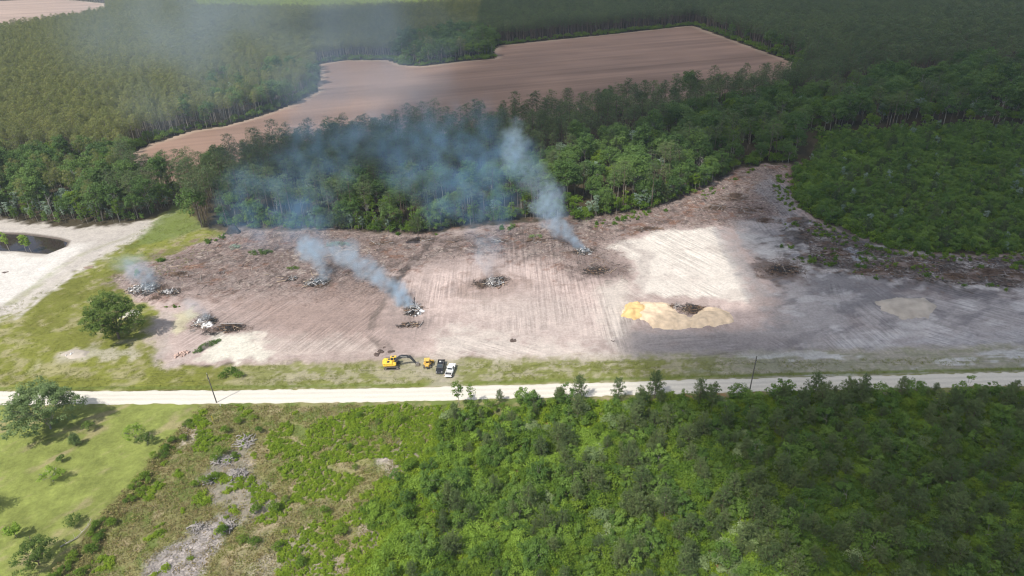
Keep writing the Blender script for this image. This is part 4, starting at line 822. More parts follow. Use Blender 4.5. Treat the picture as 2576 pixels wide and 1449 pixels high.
smoke('broad blue smoke drifting through the middle of the woods', [(1240, 640, 10, 5, .5), (1235, 570, 16, 7, .6), (1220, 500, 20, 10, .9), (1150, 470, 24, 12, .9), (1220, 430, 27, 12, 1), (1260, 400, 28, 10, .9), (1050, 400, 32, 14, .8), (1000, 350, 38, 14, .6), (1240, 330, 36, 9, .6)], 1.5, .023, 7, n=140, nscale=.08, thr=.43, gain=5.5, jit=.6, colour=(.36, .66, 1.0))
smoke('faint smoke hanging over the wide ash heap behind the oak tree', [(385, 728, .5, 2, 1), (370, 705, 3, 3, .9), (345, 680, 6, 4, .7), (310, 655, 9, 5, .4)], .8, .16, 8, n=50)
smoke('wisp of smoke rising from the ash heap right of the oak tree', [(525, 805, .5, 1.5, .9), (505, 785, 3, 2.2, .6), (470, 765, 6, 3, .35)], .7, .18, 9, n=35)
smoke('wisp of smoke rising from the charred pile in the middle of the clearing', [(1238, 700, 1, 1.5, .8), (1225, 675, 4, 2.5, .6), (1222, 640, 8, 3.5, .5), (1225, 600, 11, 4, .4)], .8, .12, 10, n=45)
smoke('wide veil of blue smoke crossing the brown field and the far plantation', [(1000, 270, 42, 16, .5), (950, 210, 55, 22, .8), (880, 150, 60, 26, .9), (820, 100, 66, 32, .8), (700, 90, 72, 40, .7), (620, 50, 76, 46, .8), (850, 30, 74, 46, .7), (560, 10, 80, 46, .6)], 5.0, .0095, 12, n=130, nscale=.02, thr=.40, gain=4.5, jit=.5, colour=(.66, .82, 1.0))

# ------------------------------------------------------------------ mesh helper for made things
class MB:
    def __init__(s): s.V = []; s.F = []; s.M = []
    def add(s, V, F, mi=0):
        k = len(s.V); s.V += [tuple(v) for v in V]; s.F += [tuple(i + k for i in f) for f in F]; s.M += [mi] * len(F); return s
    def box(s, x0, x1, y0, y1, z0, z1, b=.03, mi=0):
        b = min(b, (x1 - x0) * .3, (y1 - y0) * .3, (z1 - z0) * .3)
        lv = [(x0 + b, x1 - b, y0 + b, y1 - b, z0), (x0, x1, y0, y1, z0 + b), (x0, x1, y0, y1, z1 - b), (x0 + b, x1 - b, y0 + b, y1 - b, z1)]
        V = [(x, y, z) for a, c, d, e, z in lv for x, y in ((a, d), (c, d), (c, e), (a, e))]
        F = [(3, 2, 1, 0), (12, 13, 14, 15)] + [(i * 4 + j, i * 4 + (j + 1) % 4, (i + 1) * 4 + (j + 1) % 4, (i + 1) * 4 + j) for i in range(3) for j in range(4)]
        return s.add(V, F, mi)
    def prism(s, pr, y0, y1, mi=0, in0=0.0, in1=0.0):
        """profile in (x, z) extruded along y; counter-clockwise seen from -y"""
        n = len(pr); V = [(x, y0, z) for x, z in pr] + [(x, y1, z) for x, z in pr]
        return s.add(V, [tuple(range(n)), tuple(range(2 * n - 1, n - 1, -1))] + [((i + 1) % n, i, i + n, (i + 1) % n + n) for i in range(n)], mi)
    def hexa(s, lo, hi, mi=0):
        """lo, hi: four points each"""
        return s.add(list(lo) + list(hi), [(3, 2, 1, 0), (4, 5, 6, 7)] + [(j, (j + 1) % 4, 4 + (j + 1) % 4, 4 + j) for j in range(4)], mi)
    def cyl(s, a, b_, r0, r1=None, n=12, mi=0):
        r1 = r0 if r1 is None else r1; a = Vector(a); b_ = Vector(b_); d = (b_ - a).normalized(); u = d.orthogonal().normalized(); w = d.cross(u)
        V = [a + (u * math.cos(t) + w * math.sin(t)) * r0 for t in [2 * PI * i / n for i in range(n)]] + [b_ + (u * math.cos(t) + w * math.sin(t)) * r1 for t in [2 * PI * i / n for i in range(n)]]
        return s.add(V, [tuple(range(n - 1, -1, -1)), tuple(range(n, 2 * n))] + [(i, (i + 1) % n, (i + 1) % n + n, i + n) for i in range(n)], mi)
    def mesh(s, name, mats, smooth=False):
        me = bpy.data.meshes.new(name); me.from_pydata(s.V, [], s.F)
        for m in (mats if isinstance(mats, (list, tuple)) else [mats]): me.materials.append(m)
        me.polygons.foreach_set('material_index', s.M)
        if smooth: me.polygons.foreach_set('use_smooth', [True] * len(s.F))
        me.update(); return me
    def obj(s, name, mats, parent=None, **k): return link(bpy.data.objects.new(name, s.mesh(name, mats, **k)), parent)
M['white'] = plain('white_paint', (.74, .74, .73), .35, var=.05, spec=.5); M['black'] = plain('black_paint', (.012, .013, .016), .25, var=.2, spec=.6)
M['yellow'] = plain('yellow_machine_paint', (.80, .53, .06), .5, var=.22, spec=.4); M['oldyellow'] = plain('faded_yellow_paint', (.66, .42, .10), .6, var=.22, scale=2)
M['dgrey'] = plain('dark_grey_steel', (.055, .058, .065), .5, var=.2); M['steel'] = plain('worn_steel', (.30, .27, .24), .5, .4, .3); M['trackm'] = plain('dusty_track_steel', (.13, .115, .105), .8, .2, .3)
M['tyre'] = plain('tyre_rubber', (.03, .03, .03), .9); M['chrome'] = plain('chrome', (.6, .6, .62), .2, .9, .05); M['glass'] = plain('tinted_glass', (.03, .045, .055), .06, var=.1, spec=.8); M['lamp'] = plain('lamp_lens', (.7, .7, .68), .15, spec=.6); M['red'] = plain('red_lens', (.35, .02, .02), .3)
M['bedliner'] = plain('bed_liner', (.06, .06, .062), .8); M['cargo'] = plain('pale_cargo', (.55, .55, .52), .7); M['wire'] = plain('cable', (.05, .05, .05), .6); M['pole'] = plain('treated_pole', (.14, .125, .11), .9, var=.3, scale=1.5); M['ceramic'] = plain('ceramic', (.5, .5, .5), .3)
M['yplastic'] = plain('yellow_plastic', (.75, .55, .03), .5)
M['burnt'] = plain('burnt_soil', (.115, .105, .10), .95, var=.5, scale=.9, bump=1); M['mud'] = plain('dark_wet_earth', (.09, .065, .055), .9, var=.35, scale=1.2, bump=1); M['sandy'] = plain('ochre_sand', (.64, .50, .35), .95, var=.2, scale=.5, bump=1); M['osand'] = plain('orange_sand', (.64, .44, .20), .95, var=.2, scale=.5, bump=.6); M['wsand'] = plain('white_sand', (.62, .58, .48), .95, var=.10, scale=.5, bump=.5); M['psand'] = plain('pale_tan_sand', (.40, .355, .30), .95, var=.2, scale=.3, bump=.5)
M['rubble'] = plain('pinkish_rubble', (.52, .38, .32), .9, var=.25, scale=.8); M['brush'] = plain('brown_brush', (.155, .108, .082), .95, var=.4, scale=1); M['soil'] = plain('dark_litter_soil', (.17, .135, .12), .95, var=.35, scale=.7, bump=1)

def wheel(root, x, y, r=.40, w=.26, name='wheel'):
    sy = 1 if y > 0 else -1; wo = MB().cyl((x, y - sy * w / 2, r), (x, y + sy * w / 2, r), r * .55, n=14).obj(name, M['chrome'], root)
    t = MB(); n = 20; V = []; F = []
    for (rr, yy) in ((r * .56, -w / 2), (r * .93, -w / 2), (r, -w * .3), (r, w * .3), (r * .93, w / 2), (r * .56, w / 2)):
        V += [(x + rr * math.cos(2 * PI * i / n), y + yy, r + rr * math.sin(2 * PI * i / n)) for i in range(n)]
    for k in range(5): F += [(k * n + i, k * n + (i + 1) % n, (k + 1) * n + (i + 1) % n, (k + 1) * n + i) for i in range(n)]
    t.add(V, F); t.obj('tyre', M['tyre'], wo); return wo
def pickup(x, y, rz, paint, label, cargo, bar_top):
    r = empty('pickup_truck', (x, y, hz(x, y) + .02), rz); tag(r, label, 'pickup truck'); A = M[paint]
    # outer skin: sill to beltline with wheel openings, rounded nose; x is forward
    L2, W2 = 2.9, .98
    b = MB()
    def arc(cx, rr=.50): return [(cx + rr * math.cos(t), .40 + rr * math.sin(t)) for t in np.linspace(0, PI, 9)]
    side = [(-L2, .52)] + [(p[0], max(.42, p[1])) for p in reversed(arc(-1.75))] + [(p[0], max(.42, p[1])) for p in reversed(arc(1.85))] + [(L2 - .05, .48), (L2, .75), (L2 - .06, 1.02), (1.15, 1.16), (-.62, 1.18), (-L2, 1.16)]
    for s_ in (-1, 1):
        y0, y1 = sorted((s_ * W2, s_ * (W2 - .10))); b.prism(side, y0, y1)
    b.obj('body_side', A, r)
    MB().hexa([(1.12, -.88, .50), (2.82, -.86, .50), (2.82, .86, .50), (1.12, .88, .50)], [(1.12, -.90, 1.17), (2.78, -.84, 1.03), (2.78, .84, 1.03), (1.12, .90, 1.17)]).box(1.3, 2.6, -.45, .45, 1.08, 1.17, .06).obj('hood', A, r)
    MB().box(2.80, 2.90, -.62, .62, .62, .98).obj('grille', M['dgrey'], r)
    MB().box(2.84, 3.02, -.97, .97, .42, .64, .06).obj('front_bumper', M['dgrey' if paint == 'black' else 'white'], r)
    MB().box(-3.06, -2.88, -.95, .95, .46, .68, .05).obj('rear_bumper', M['chrome'], r)
    for s_ in (-1, 1):
        MB().box(2.80, 2.91, s_ * .80 - .14, s_ * .80 + .14, .72, .98, .04).obj('headlight', M['lamp'], r)
        MB().box(-2.93, -2.86, s_ * .90 - .07, s_ * .90 + .07, .78, 1.12, .02).obj('tail_light', M['red'], r)
        m_ = MB().box(.72, .90, min(s_ * .98, s_ * 1.24), max(s_ * .98, s_ * 1.24), 1.20, 1.44, .04).obj('mirror', A, r)
    # cab
    ry = .76; c = MB(); lo = [(-.66, -.93, 1.17), (1.20, -.93, 1.17), (1.20, .93, 1.17), (-.66, .93, 1.17)]; hi = [(-.52, -ry, 1.84), (.48, -ry, 1.84), (.48, ry, 1.84), (-.52, ry, 1.84)]
    c.hexa(lo, hi); c.box(-.50, .46, -ry + .04, ry - .04, 1.80, 1.91, .06); c.box(-.70, 1.13, -.89, .89, .45, 1.18, .02); cab = c.obj('cab', A, r)
    def pane(nm, pts, off):
        o_ = Vector(off); MB().hexa([Vector(p) - o_ * .2 for p in pts], [Vector(p) + o_ for p in pts]).obj(nm, M['glass'], cab)
    pane('windshield', [(1.13, -.82, 1.22), (1.13, .82, 1.22), (.54, .68, 1.79), (.54, -.68, 1.79)], (.02, 0, .02)); pane('rear_window', [(-.645, .70, 1.28), (-.645, -.70, 1.28), (-.54, -.62, 1.76), (-.54, .62, 1.76)], (-.02, 0, .004))
    for s_ in (-1, 1):
        for a0, a1, a2, a3 in ((.25, 1.02, .45, .25), (-.52, .18, .18, -.45)):
            P4 = [(a0, s_ * .915, 1.23), (a1, s_ * .915, 1.23), (a2, s_ * .79, 1.76), (a3, s_ * .79, 1.76)]; P4 = P4 if s_ < 0 else P4[::-1]; pane('side_window', P4, (0, .018 * s_, .004))
    # bed
    bd = MB().box(-2.86, -.72, -.86, .86, .62, .74, .01).obj('bed_floor', M['bedliner'], r)
    MB().box(-.80, -.70, -.88, .88, .60, 1.16).obj('bed_front_wall', A, r); MB().box(-2.93, -2.84, -.86, .86, .58, 1.15).obj('tailgate', A, r)
    wheel(r, 1.85, .86); wheel(r, 1.85, -.86); wheel(r, -1.75, .86); wheel(r, -1.75, -.86)
    for (nm, lab, cat, mt, bx) in cargo:
        o_ = MB().box(*bx, .04).obj(nm, M[mt]); o_.location = (x, y, hz(x, y) + .02); o_.rotation_euler = (0, 0, rz); tag(o_, lab, cat)
    return r
def heading(p0, p1):
    a = np.array(at(*p0)); b_ = np.array(at(*p1)); return math.atan2(b_[1] - a[1], b_[0] - a[0])
bx_, by_ = at(1108.5, 927.5); hb = heading((1112, 915), (1106.5, 940))
pickup(bx_, by_, hb, 'black', 'black pickup truck parked facing the road, white things in its bed', [('toolbox', 'white box lying in the bed of the black pickup truck', 'box', 'cargo', (-2.3, -1.7, -.55, .0, .745, 1.10)), ('bucket', 'round white container beside the box in the bed of the black pickup', 'container', 'cargo', (-1.5, -1.05, .2, .62, .745, 1.08))], 0)
wx_, wy_ = at(1133.5, 936); hw = heading((1127.5, 948), (1137.5, 922))
pickup(wx_, wy_, hw, 'white', 'white pickup truck parked with its open bed towards the road', [('toolbox', 'pale crossbed box behind the cab of the white pickup truck', 'box', 'cargo', (-1.55, -1.1, -.8, .8, .745, 1.10)), ('spare_wheel', 'dark bundle lying in the bed of the white pickup truck', 'bundle', 'bedliner', (-2.5, -1.9, -.5, .4, .745, 1.02))], 0)

def track(root, yc, L, H, w):
    n = 30; R = H / 2; per = 2 * (L - H) + 2 * PI * R; prof = []
    for i in range(n):
        d = per * i / n
        if d < L - H: prof.append((-(L - H) / 2 + d, 0, 0))
        elif d < L - H + PI * R: t = (d - (L - H)) / R; prof.append(((L - H) / 2 + R * math.sin(t), R - R * math.cos(t), 1))
        elif d < 2 * (L - H) + PI * R: prof.append(((L - H) / 2 - (d - (L - H) - PI * R), H, 0))
        else: t = (d - 2 * (L - H) - PI * R) / R; prof.append((-(L - H) / 2 - R * math.sin(t), R + R * math.cos(t), 1))
    b = MB(); P2 = [(p[0], p[1]) for p in prof]; cx, cz = 0, R; inn = [(p[0] * (1 - .12 / (L / 2)), cz + (p[1] - cz) * .72) for p in P2]
    V = [(x, yc - w / 2, z) for x, z in P2] + [(x, yc + w / 2, z) for x, z in P2] + [(x, yc - w / 2, z) for x, z in inn] + [(x, yc + w / 2, z) for x, z in inn]
    F = []
    for i in range(n): j = (i + 1) % n; F += [(i, j, j + n, i + n), (2 * n + j, 2 * n + i, 3 * n + i, 3 * n + j), (j, i, 2 * n + i, 2 * n + j), (i + n, j + n, 3 * n + j, 3 * n + i)]
    b.add(V, F)
    for i in range(n):      # raised shoes
        x, z = P2[i]; x2, z2 = P2[(i + 1) % n]; mx_, mz = (x + x2) / 2, (z + z2) / 2; dx, dz = (x2 - x) * .3, (z2 - z) * .3; nx, nz = mx_ - max(-(L - H) / 2, min((L - H) / 2, mx_)), mz - R; q = math.hypot(nx, nz) or 1; nx, nz = nx / q * .05, nz / q * .05
        b.add([(mx_ - dx, yc - w / 2, mz - dz), (mx_ + dx, yc - w / 2, mz + dz), (mx_ + dx, yc + w / 2, mz + dz), (mx_ - dx, yc + w / 2, mz - dz), (mx_ - dx + nx, yc - w / 2, mz - dz + nz), (mx_ + dx + nx, yc - w / 2, mz + dz + nz), (mx_ + dx + nx, yc + w / 2, mz + dz + nz), (mx_ - dx + nx, yc + w / 2, mz - dz + nz)], [(4, 5, 6, 7), (0, 1, 5, 4), (2, 3, 7, 6), (1, 2, 6, 5), (3, 0, 4, 7)])
    t = b.obj('track', M['trackm'], root)
    for sx in (-1, 1): MB().cyl((sx * (L - H) / 2, yc - w * .45, R), (sx * (L - H) / 2, yc + w * .45, R), R * .68, n=14).obj('sprocket', M['steel'], t)
    return t
def text(word, size, mat, parent, loc, rot):
    cu = bpy.data.curves.new('lettering', 'FONT'); cu.body = word; cu.size = size; cu.extrude = .01; cu.align_x = 'CENTER'; cu.align_y = 'CENTER'; o_ = bpy.data.objects.new('tmp', cu); COL.objects.link(o_); bpy.context.view_layer.update()
    me = bpy.data.meshes.new_from_object(o_); bpy.data.objects.remove(o_); me.materials.clear(); me.materials.append(mat); q = link(bpy.data.objects.new('lettering', me), parent); q.location = loc; q.rotation_euler = rot; return q
def excavator(x, y, rz):
    r = empty('excavator', (x, y, 0), rz); tag(r, 'yellow tracked excavator with dark grey arm and bucket resting on the verge', 'excavator')
    track(r, -1.42, 4.2, .85, .6); track(r, 1.42, 4.2, .85, .6)
    MB().box(-1.2, 1.2, -.9, .9, .35, .8, .05).box(-1.6, 1.6, -1.2, -.85, .3, .65).box(-1.6, 1.6, .85, 1.2, .3, .65).cyl((0, 0, .78), (0, 0, 1.0), .75, n=20).obj('undercarriage', M['dgrey'], r)
    h = MB(); pr = [(-2.15 + .0, -1.0), (-1.9, -1.38), (1.1, -1.38), (1.35, -1.2), (1.35, 1.2), (1.1, 1.38), (-1.9, 1.38), (-2.15, 1.0), (-2.25, 0)]
    def slab(b, pts, z0, z1, ins=.06):
        n = len(pts); c = np.mean(pts, 0); lv = [(1 - ins, z0), (1, z0 + .06), (1, z1 - .1), (1 - ins, z1)]; V = []
        for k, z_ in lv: V += [(c[0] + (p[0] - c[0]) * k, c[1] + (p[1] - c[1]) * k, z_) for p in pts]
        F = [tuple(range(n - 1, -1, -1)), tuple(range(3 * n, 4 * n))] + [(i * n + j, i * n + (j + 1) % n, (i + 1) * n + (j + 1) % n, (i + 1) * n + j) for i in range(3) for j in range(n)]; b.add(V, F)
    slab(h, pr, 1.02, 1.55); body = h.obj('house', M['yellow'], r)
    cw = MB(); slab(cw, [(-2.5, -.9), (-2.2, -1.36), (-1.35, -1.38), (-1.35, 1.38), (-2.2, 1.36), (-2.5, .9), (-2.62, 0)], 1.05, 2.15); cw.obj('counterweight', M['yellow'], body)
    e = MB(); e.box(-1.40, .35, -1.36, .15, 1.5, 2.12, .1); e.box(-1.40, -.2, .2, 1.36, 1.5, 2.05, .1); e.obj('engine_cover', M['yellow'], body)
    MB().box(-1.2, -.5, -1.1, -.1, 2.10, 2.17).obj('grille', M['dgrey'], body); MB().box(-1.1, -.4, .4, 1.1, 2.04, 2.10).obj('grille', M['dgrey'], body); MB().cyl((-.7, -.9, 2.15), (-.7, -.9, 2.6), .08).obj('exhaust', M['dgrey'], body)
    MB().box(.2, 1.3, -1.2, -.5, 1.5, 1.9, .08).obj('tank', M['yellow'], body)
    cab = MB(); cab.box(-.35, 1.35, .45, 1.36, 2.72, 2.86, .06); [cab.box(a - .05, a + .05, c - .05, c + .05, 1.5, 2.75, .01) for a in (-.28, .55, 1.27) for c in (.5, 1.3)]; cab.box(-.33, 1.33, .46, 1.35, 1.45, 1.8, .03); cb = cab.obj('cab', M['yellow'], r)
    MB().box(-.27, 1.30, .51, 1.31, 1.8, 2.7, .02).obj('cab_glass', M['glass'], cb); MB().box(.0, .8, .65, 1.15, 2.86, 2.90, .02).obj('roof_hatch', M['glass'], cb)
    # boom: bent box girder in the x-z plane at y = -.05
    yb = -.08
    def girder(nm, pts, ws, hs, par, mat='dgrey'):
        b = MB(); R = []
        for i, (px_, pz) in enumerate(pts):
            d = Vector((pts[min(i + 1, len(pts) - 1)][0] - pts[max(i - 1, 0)][0], 0, pts[min(i + 1, len(pts) - 1)][1] - pts[max(i - 1, 0)][1])).normalized(); n_ = Vector((-d.z, 0, d.x)); c = Vector((px_, yb, pz))
            R += [c + n_ * hs[i] / 2 + Vector((0, -ws[i] / 2, 0)), c + n_ * hs[i] / 2 + Vector((0, ws[i] / 2, 0)), c - n_ * hs[i] / 2 + Vector((0, ws[i] / 2, 0)), c - n_ * hs[i] / 2 + Vector((0, -ws[i] / 2, 0))]
        F = [(0, 1, 2, 3), tuple(len(R) - 1 - k for k in range(4))] + [(i * 4 + (j + 1) % 4, i * 4 + j, (i + 1) * 4 + j, (i + 1) * 4 + (j + 1) % 4) for i in range(len(pts) - 1) for j in range(4)]
        b.add(R, F); return b.obj(nm, M[mat], par)
    bp = [(.9, 1.7), (1.7, 2.7), (2.5, 3.25), (3.4, 3.45), (4.4, 3.35), (5.6, 2.95)]
    bm = girder('boom', bp, [.5] * 6, [.45, .7, .85, .8, .62, .38], r)
    for s_ in (-1, 1): MB().cyl((1.2, yb + s_ * .42, 1.6), (2.1, yb + s_ * .42, 2.35), .10).cyl((2.1, yb + s_ * .42, 2.35), (2.9, yb + s_ * .42, 3.0), .05).obj('boom_cylinder', M['dgrey'], bm)
    MB().cyl((3.0, yb, 3.95), (4.6, yb, 3.80), .10).cyl((4.6, yb, 3.80), (5.5, yb, 3.7), .05).obj('arm_cylinder', M['dgrey'], bm)
    ap = [(5.35, 3.65), (5.6, 2.95), (6.2, 1.9), (6.95, .75)]; ar = girder('arm', ap, [.34] * 4, [.2, .62, .5, .3], r)
    MB().cyl((5.95, yb, 3.0), (6.75, yb, 1.6), .08).cyl((6.75, yb, 1.6), (7.15, yb, 1.1), .045).obj('bucket_cylinder', M['dgrey'], ar)
    bk = MB(); pro = [(6.9, .95), (7.25, 1.0), (7.7, .75), (7.95, .3), (7.75, .02), (7.3, -.02), (6.75, .0)]; inn = [(6.95, .80), (7.22, .88), (7.6, .66), (7.82, .3), (7.66, .1), (7.3, .06), (6.8, .06)]
    for s_ in (-1, 1): y0, y1 = sorted((yb + s_ * .55, yb + s_ * .50)); bk.prism(pro, y0, y1)
    n_ = len(pro); Vv = [(a, yb - .52, c) for a, c in pro] + [(a, yb + .52, c) for a, c in pro] + [(a, yb - .52, c) for a, c in inn] + [(a, yb + .52, c) for a, c in inn]
    bk.add(Vv, [(i, i + 1, i + 1 + n_, i + n_) for i in range(n_ - 1)] + [(2 * n_ + i + 1, 2 * n_ + i, 3 * n_ + i, 3 * n_ + i + 1) for i in range(n_ - 1)]); bo = bk.obj('bucket', M['steel'], r)
    for k in range(5): t_ = MB().box(6.5, 6.8, yb - .5 + k * .23, yb - .42 + k * .23, .0, .06, .01).obj('tooth', M['steel'], bo)
    text('VOLVO', .52, M['white'], bm, (3.65, yb - .27, 3.42), (PI / 2, math.radians(5), 0)); 
    q = MB(); [q.cyl((a, 1.36, 1.6), (a, 1.36, 2.5), .025, n=6) for a in (-1.6, -1.0)]; q.cyl((-1.6, 1.36, 2.5), (-1.0, 1.36, 2.5), .025, n=6).obj('handrail', M['dgrey'], r)
ex_, ey_ = at(987, 922); excavator(ex_, ey_, math.radians(1))
def bulldozer(x, y, rz):
    r = empty('bulldozer', (x, y, 0), rz); tag(r, 'faded yellow bulldozer parked between the excavator and the black pickup', 'bulldozer')
    track(r, -.85, 2.9, .8, .45); track(r, .85, 2.9, .8, .45)
    MB().box(-1.45, 1.35, -.58, .58, .35, 1.0, .05).obj('frame', M['oldyellow'], r)
    h = MB().box(.25, 1.65, -.42, .42, .95, 1.55, .08).obj('hood', M['oldyellow'], r); MB().cyl((.9, .15, 1.5), (.9, .15, 2.1), .06).obj('exhaust', M['dgrey'], h); MB().box(1.63, 1.70, -.36, .36, .75, 1.45).obj('grille', M['dgrey'], h)
    MB().box(-1.35, -.55, -.72, .72, .98, 1.45, .08).box(-1.7, -1.35, -.45, .45, .6, 1.2, .06).obj('fuel_tank', M['oldyellow'], r)
    MB().box(-.50, .0, -.3, .3, 1.0, 1.5, .06).box(-.6, -.45, -.3, .3, 1.45, 1.9, .05).obj('seat', M['bedliner'], r)
    [MB().box(a - .05, a + .05, s_ * .66 - .05, s_ * .66 + .05, 1.0, 2.35, .01).obj('canopy_post', M['oldyellow'], r) for a in (-1.05, .35) for s_ in (-1, 1)]; MB().box(-1.2, .5, -.78, .78, 2.33, 2.46, .04).obj('canopy', M['oldyellow'], r)
    for s_ in (-1, 1): MB().box(-.6, .5, s_ * .86 - .25, s_ * .86 + .25, .88, 1.02, .03).obj('fender', M['oldyellow'], r)
    MB().box(-1.95, -1.7, -.25, .25, .45, .8).cyl((-1.85, -.4, .75), (-1.85, .4, .75), .18).obj('winch', M['dgrey'], r)
    # angled blade: right end swept back
    b = MB(); pr = [(0, .0), (.12, .0), (.05, .3), (.03, .6), (.12, .95), (.0, .97), (-.08, .6), (-.06, .25)]; V = []
    for k in range(2):
        yy = (-1.75, 1.2)[k]; sh = (1.25, 2.15)[k]; V += [(a + sh, yy, z + .05) for a, z in pr]
    n = len(pr); b.add(V, [tuple(range(n)), tuple(range(2 * n - 1, n - 1, -1))] + [((i + 1) % n, i, i + n, (i + 1) % n + n) for i in range(n)]); bl = b.obj('blade', M['oldyellow'], r)
    for s_ in (-1, 1): MB().cyl((-.2, s_ * .6, .5), (1.75, s_ * .5, .4), .09).obj('push_arm', M['oldyellow'], bl); MB().cyl((1.2, s_ * .35, 1.15), (1.75, s_ * .45, .7), .05).obj('blade_cylinder', M['steel'], bl)
dx_, dy_ = at(1076, 920); bulldozer(dx_, dy_, PI / 2)

# ------------------------------------------------------------------ mounds, heaps, wood
def mound(name, poly, h, mat, w=2.0, sp=.45, seed=0, parent=None, rough=.25):
    lo = poly.min(0) - .6; hi = poly.max(0) + .6; c = (lo + hi) / 2; X, Y = np.meshgrid(np.arange(lo[0], hi[0], sp), np.arange(lo[1], hi[1], sp)); ny, nx = X.shape; x = X.ravel(); y = Y.ravel()
    s = sdist(x + 1.3 * fbm(x, y, 2.6, seed), y + 1.3 * fbm(x, y, 2.6, seed + 9), poly); z = HZ(x, y) + sst(-.4, w, s) * h * (1 + rough * fbm(x, y, 2.5, seed + 3) * 1.6) * .999 + rough * .3 * h * fbm(x, y, .9, seed + 5) * sst(0, 1, s) - .12 * (s < .0)
    i = np.arange((ny - 1) * (nx - 1)); k = (i // (nx - 1)) * nx + i % (nx - 1); F = np.stack([k, k + 1, k + nx + 1, k + nx], 1); F = F[(s[F] > -.55).all(1)]; u = np.unique(F); mp = np.zeros(len(x), int); mp[u] = np.arange(len(u))
    V = np.stack([x[u] - c[0], y[u] - c[1], z[u]], 1); o = bpy.data.objects.new(name, mkmesh(name, V, [mp[F]], [mat], smooth=True)); o.location = (c[0], c[1], 0)
    if parent: o.location = (c[0] - parent.location.x, c[1] - parent.location.y, -parent.location.z)
    return link(o, parent)
def ell(cx, cy, rx, ry, n=14, seed=0):
    g = np.random.default_rng(seed); c = at(cx, cy); return np.array([(c[0] + rx * math.cos(t) * k, c[1] + ry * math.sin(t) * k) for t, k in zip(np.linspace(0, 2 * PI, n, endpoint=False), g.uniform(.75, 1.2, n))])
def log_mesh(mat, seed, fork=False):
    g = np.random.default_rng(seed); p = Plant(); pts = np.stack([np.linspace(-.5, .5, 5), g.normal(0, .03, 5), g.normal(0, .03, 5)], 1); p.limb(pts, [.055, .05, .044, .038, .028], 6)
    if fork: p.limb([pts[2], pts[2] + (.2, .16, .05)], [.03, .012], 4); p.limb([pts[3], pts[3] + (.14, -.14, .06)], [.022, .01], 4)
    V = np.concatenate(p.V); F = [np.concatenate(p.Q)]; n = 6; return mkmesh('log', V, F + [np.array([[5, 4, 3, 2, 1, 0]]), np.array([[24, 25, 26, 27, 28, 29]])], [mat])
LOGS = {k: [log_mesh(M[k], i * 7 + 3, i % 2) for i in range(4)] for k in ('char', 'ash', 'greywood', 'brownwood', 'palewood', 'dead')}
def stick_pile(name, n, rx, ry, h, ln, rad, mat, parent, seed, loc=(0, 0, 0)):
    g = np.random.default_rng(seed); sub = g.normal(0, .42, (5, 2)); sw = g.uniform(.3, .75, 5); si = g.integers(0, 5, n); x = (sub[si, 0] + g.normal(0, .5, n) * sw[si]) * rx; y = (sub[si, 1] + g.normal(0, .5, n) * sw[si]) * ry; q = np.clip(np.hypot(x / rx, y / ry), 0, .97); z = h * (1 - q) * g.uniform(.1, 1.1, n) + .05
    az = g.uniform(0, PI, n); el = g.normal(0, .38, n); L = ln * g.uniform(.4, 1.3, n) / 2; d = np.stack([np.cos(az) * np.cos(el), np.sin(az) * np.cos(el), np.sin(el)], 1); c = np.stack([x, y, z], 1)
    u = np.cross(d, (0, 0, 1.0)); u /= np.linalg.norm(u, axis=1, keepdims=True) + 1e-9; w = np.cross(d, u); R = rad * g.uniform(.5, 1.4, n)[:, None]; V = []
    for e, k in ((-1, 1.0), (1, .45)):
        for t in (0, 2.09, 4.19): V.append(c + d * (L * e)[:, None] + (u * math.cos(t) + w * math.sin(t)) * R * k)
    V = np.stack(V, 1).reshape(-1, 3); b = np.arange(n)[:, None] * 6; F = np.concatenate([b + np.array([i, (i + 1) % 3, (i + 1) % 3 + 3, i + 3]) for i in range(3)]); T = np.concatenate([b + [2, 1, 0], b + [3, 4, 5]])
    o = bpy.data.objects.new(name, mkmesh(name, V, [F, T], [mat])); o.location = loc; o['kind'] = 'stuff'; return link(o, parent)
def put_logs(root, n, rx, ry, h, mats, seed, ln=(1.2, 3.4), name='log', radial=False):
    g = np.random.default_rng(seed)
    for k in range(n):
        a = g.uniform(0, 2 * PI); q = math.sqrt(g.uniform(0, 1)); L = g.uniform(*ln); o = bpy.data.objects.new(name, LOGS[mats[int(g.integers(0, len(mats)))]][int(g.integers(0, 4))])
        az = a + g.normal(0, .5) if radial else g.uniform(0, PI); el = g.normal(0, .22) - (.30 if radial else 0)
        o.location = (math.cos(a) * q * rx, math.sin(a) * q * ry, h * (1 - q) * g.uniform(.5, 1.1) + .18); o.rotation_euler = (g.uniform(0, 6), -el if not radial else -el, az); th = g.uniform(1.1, 2.2); o.scale = (L, th * 1.3, th * 1.3); link(o, root)
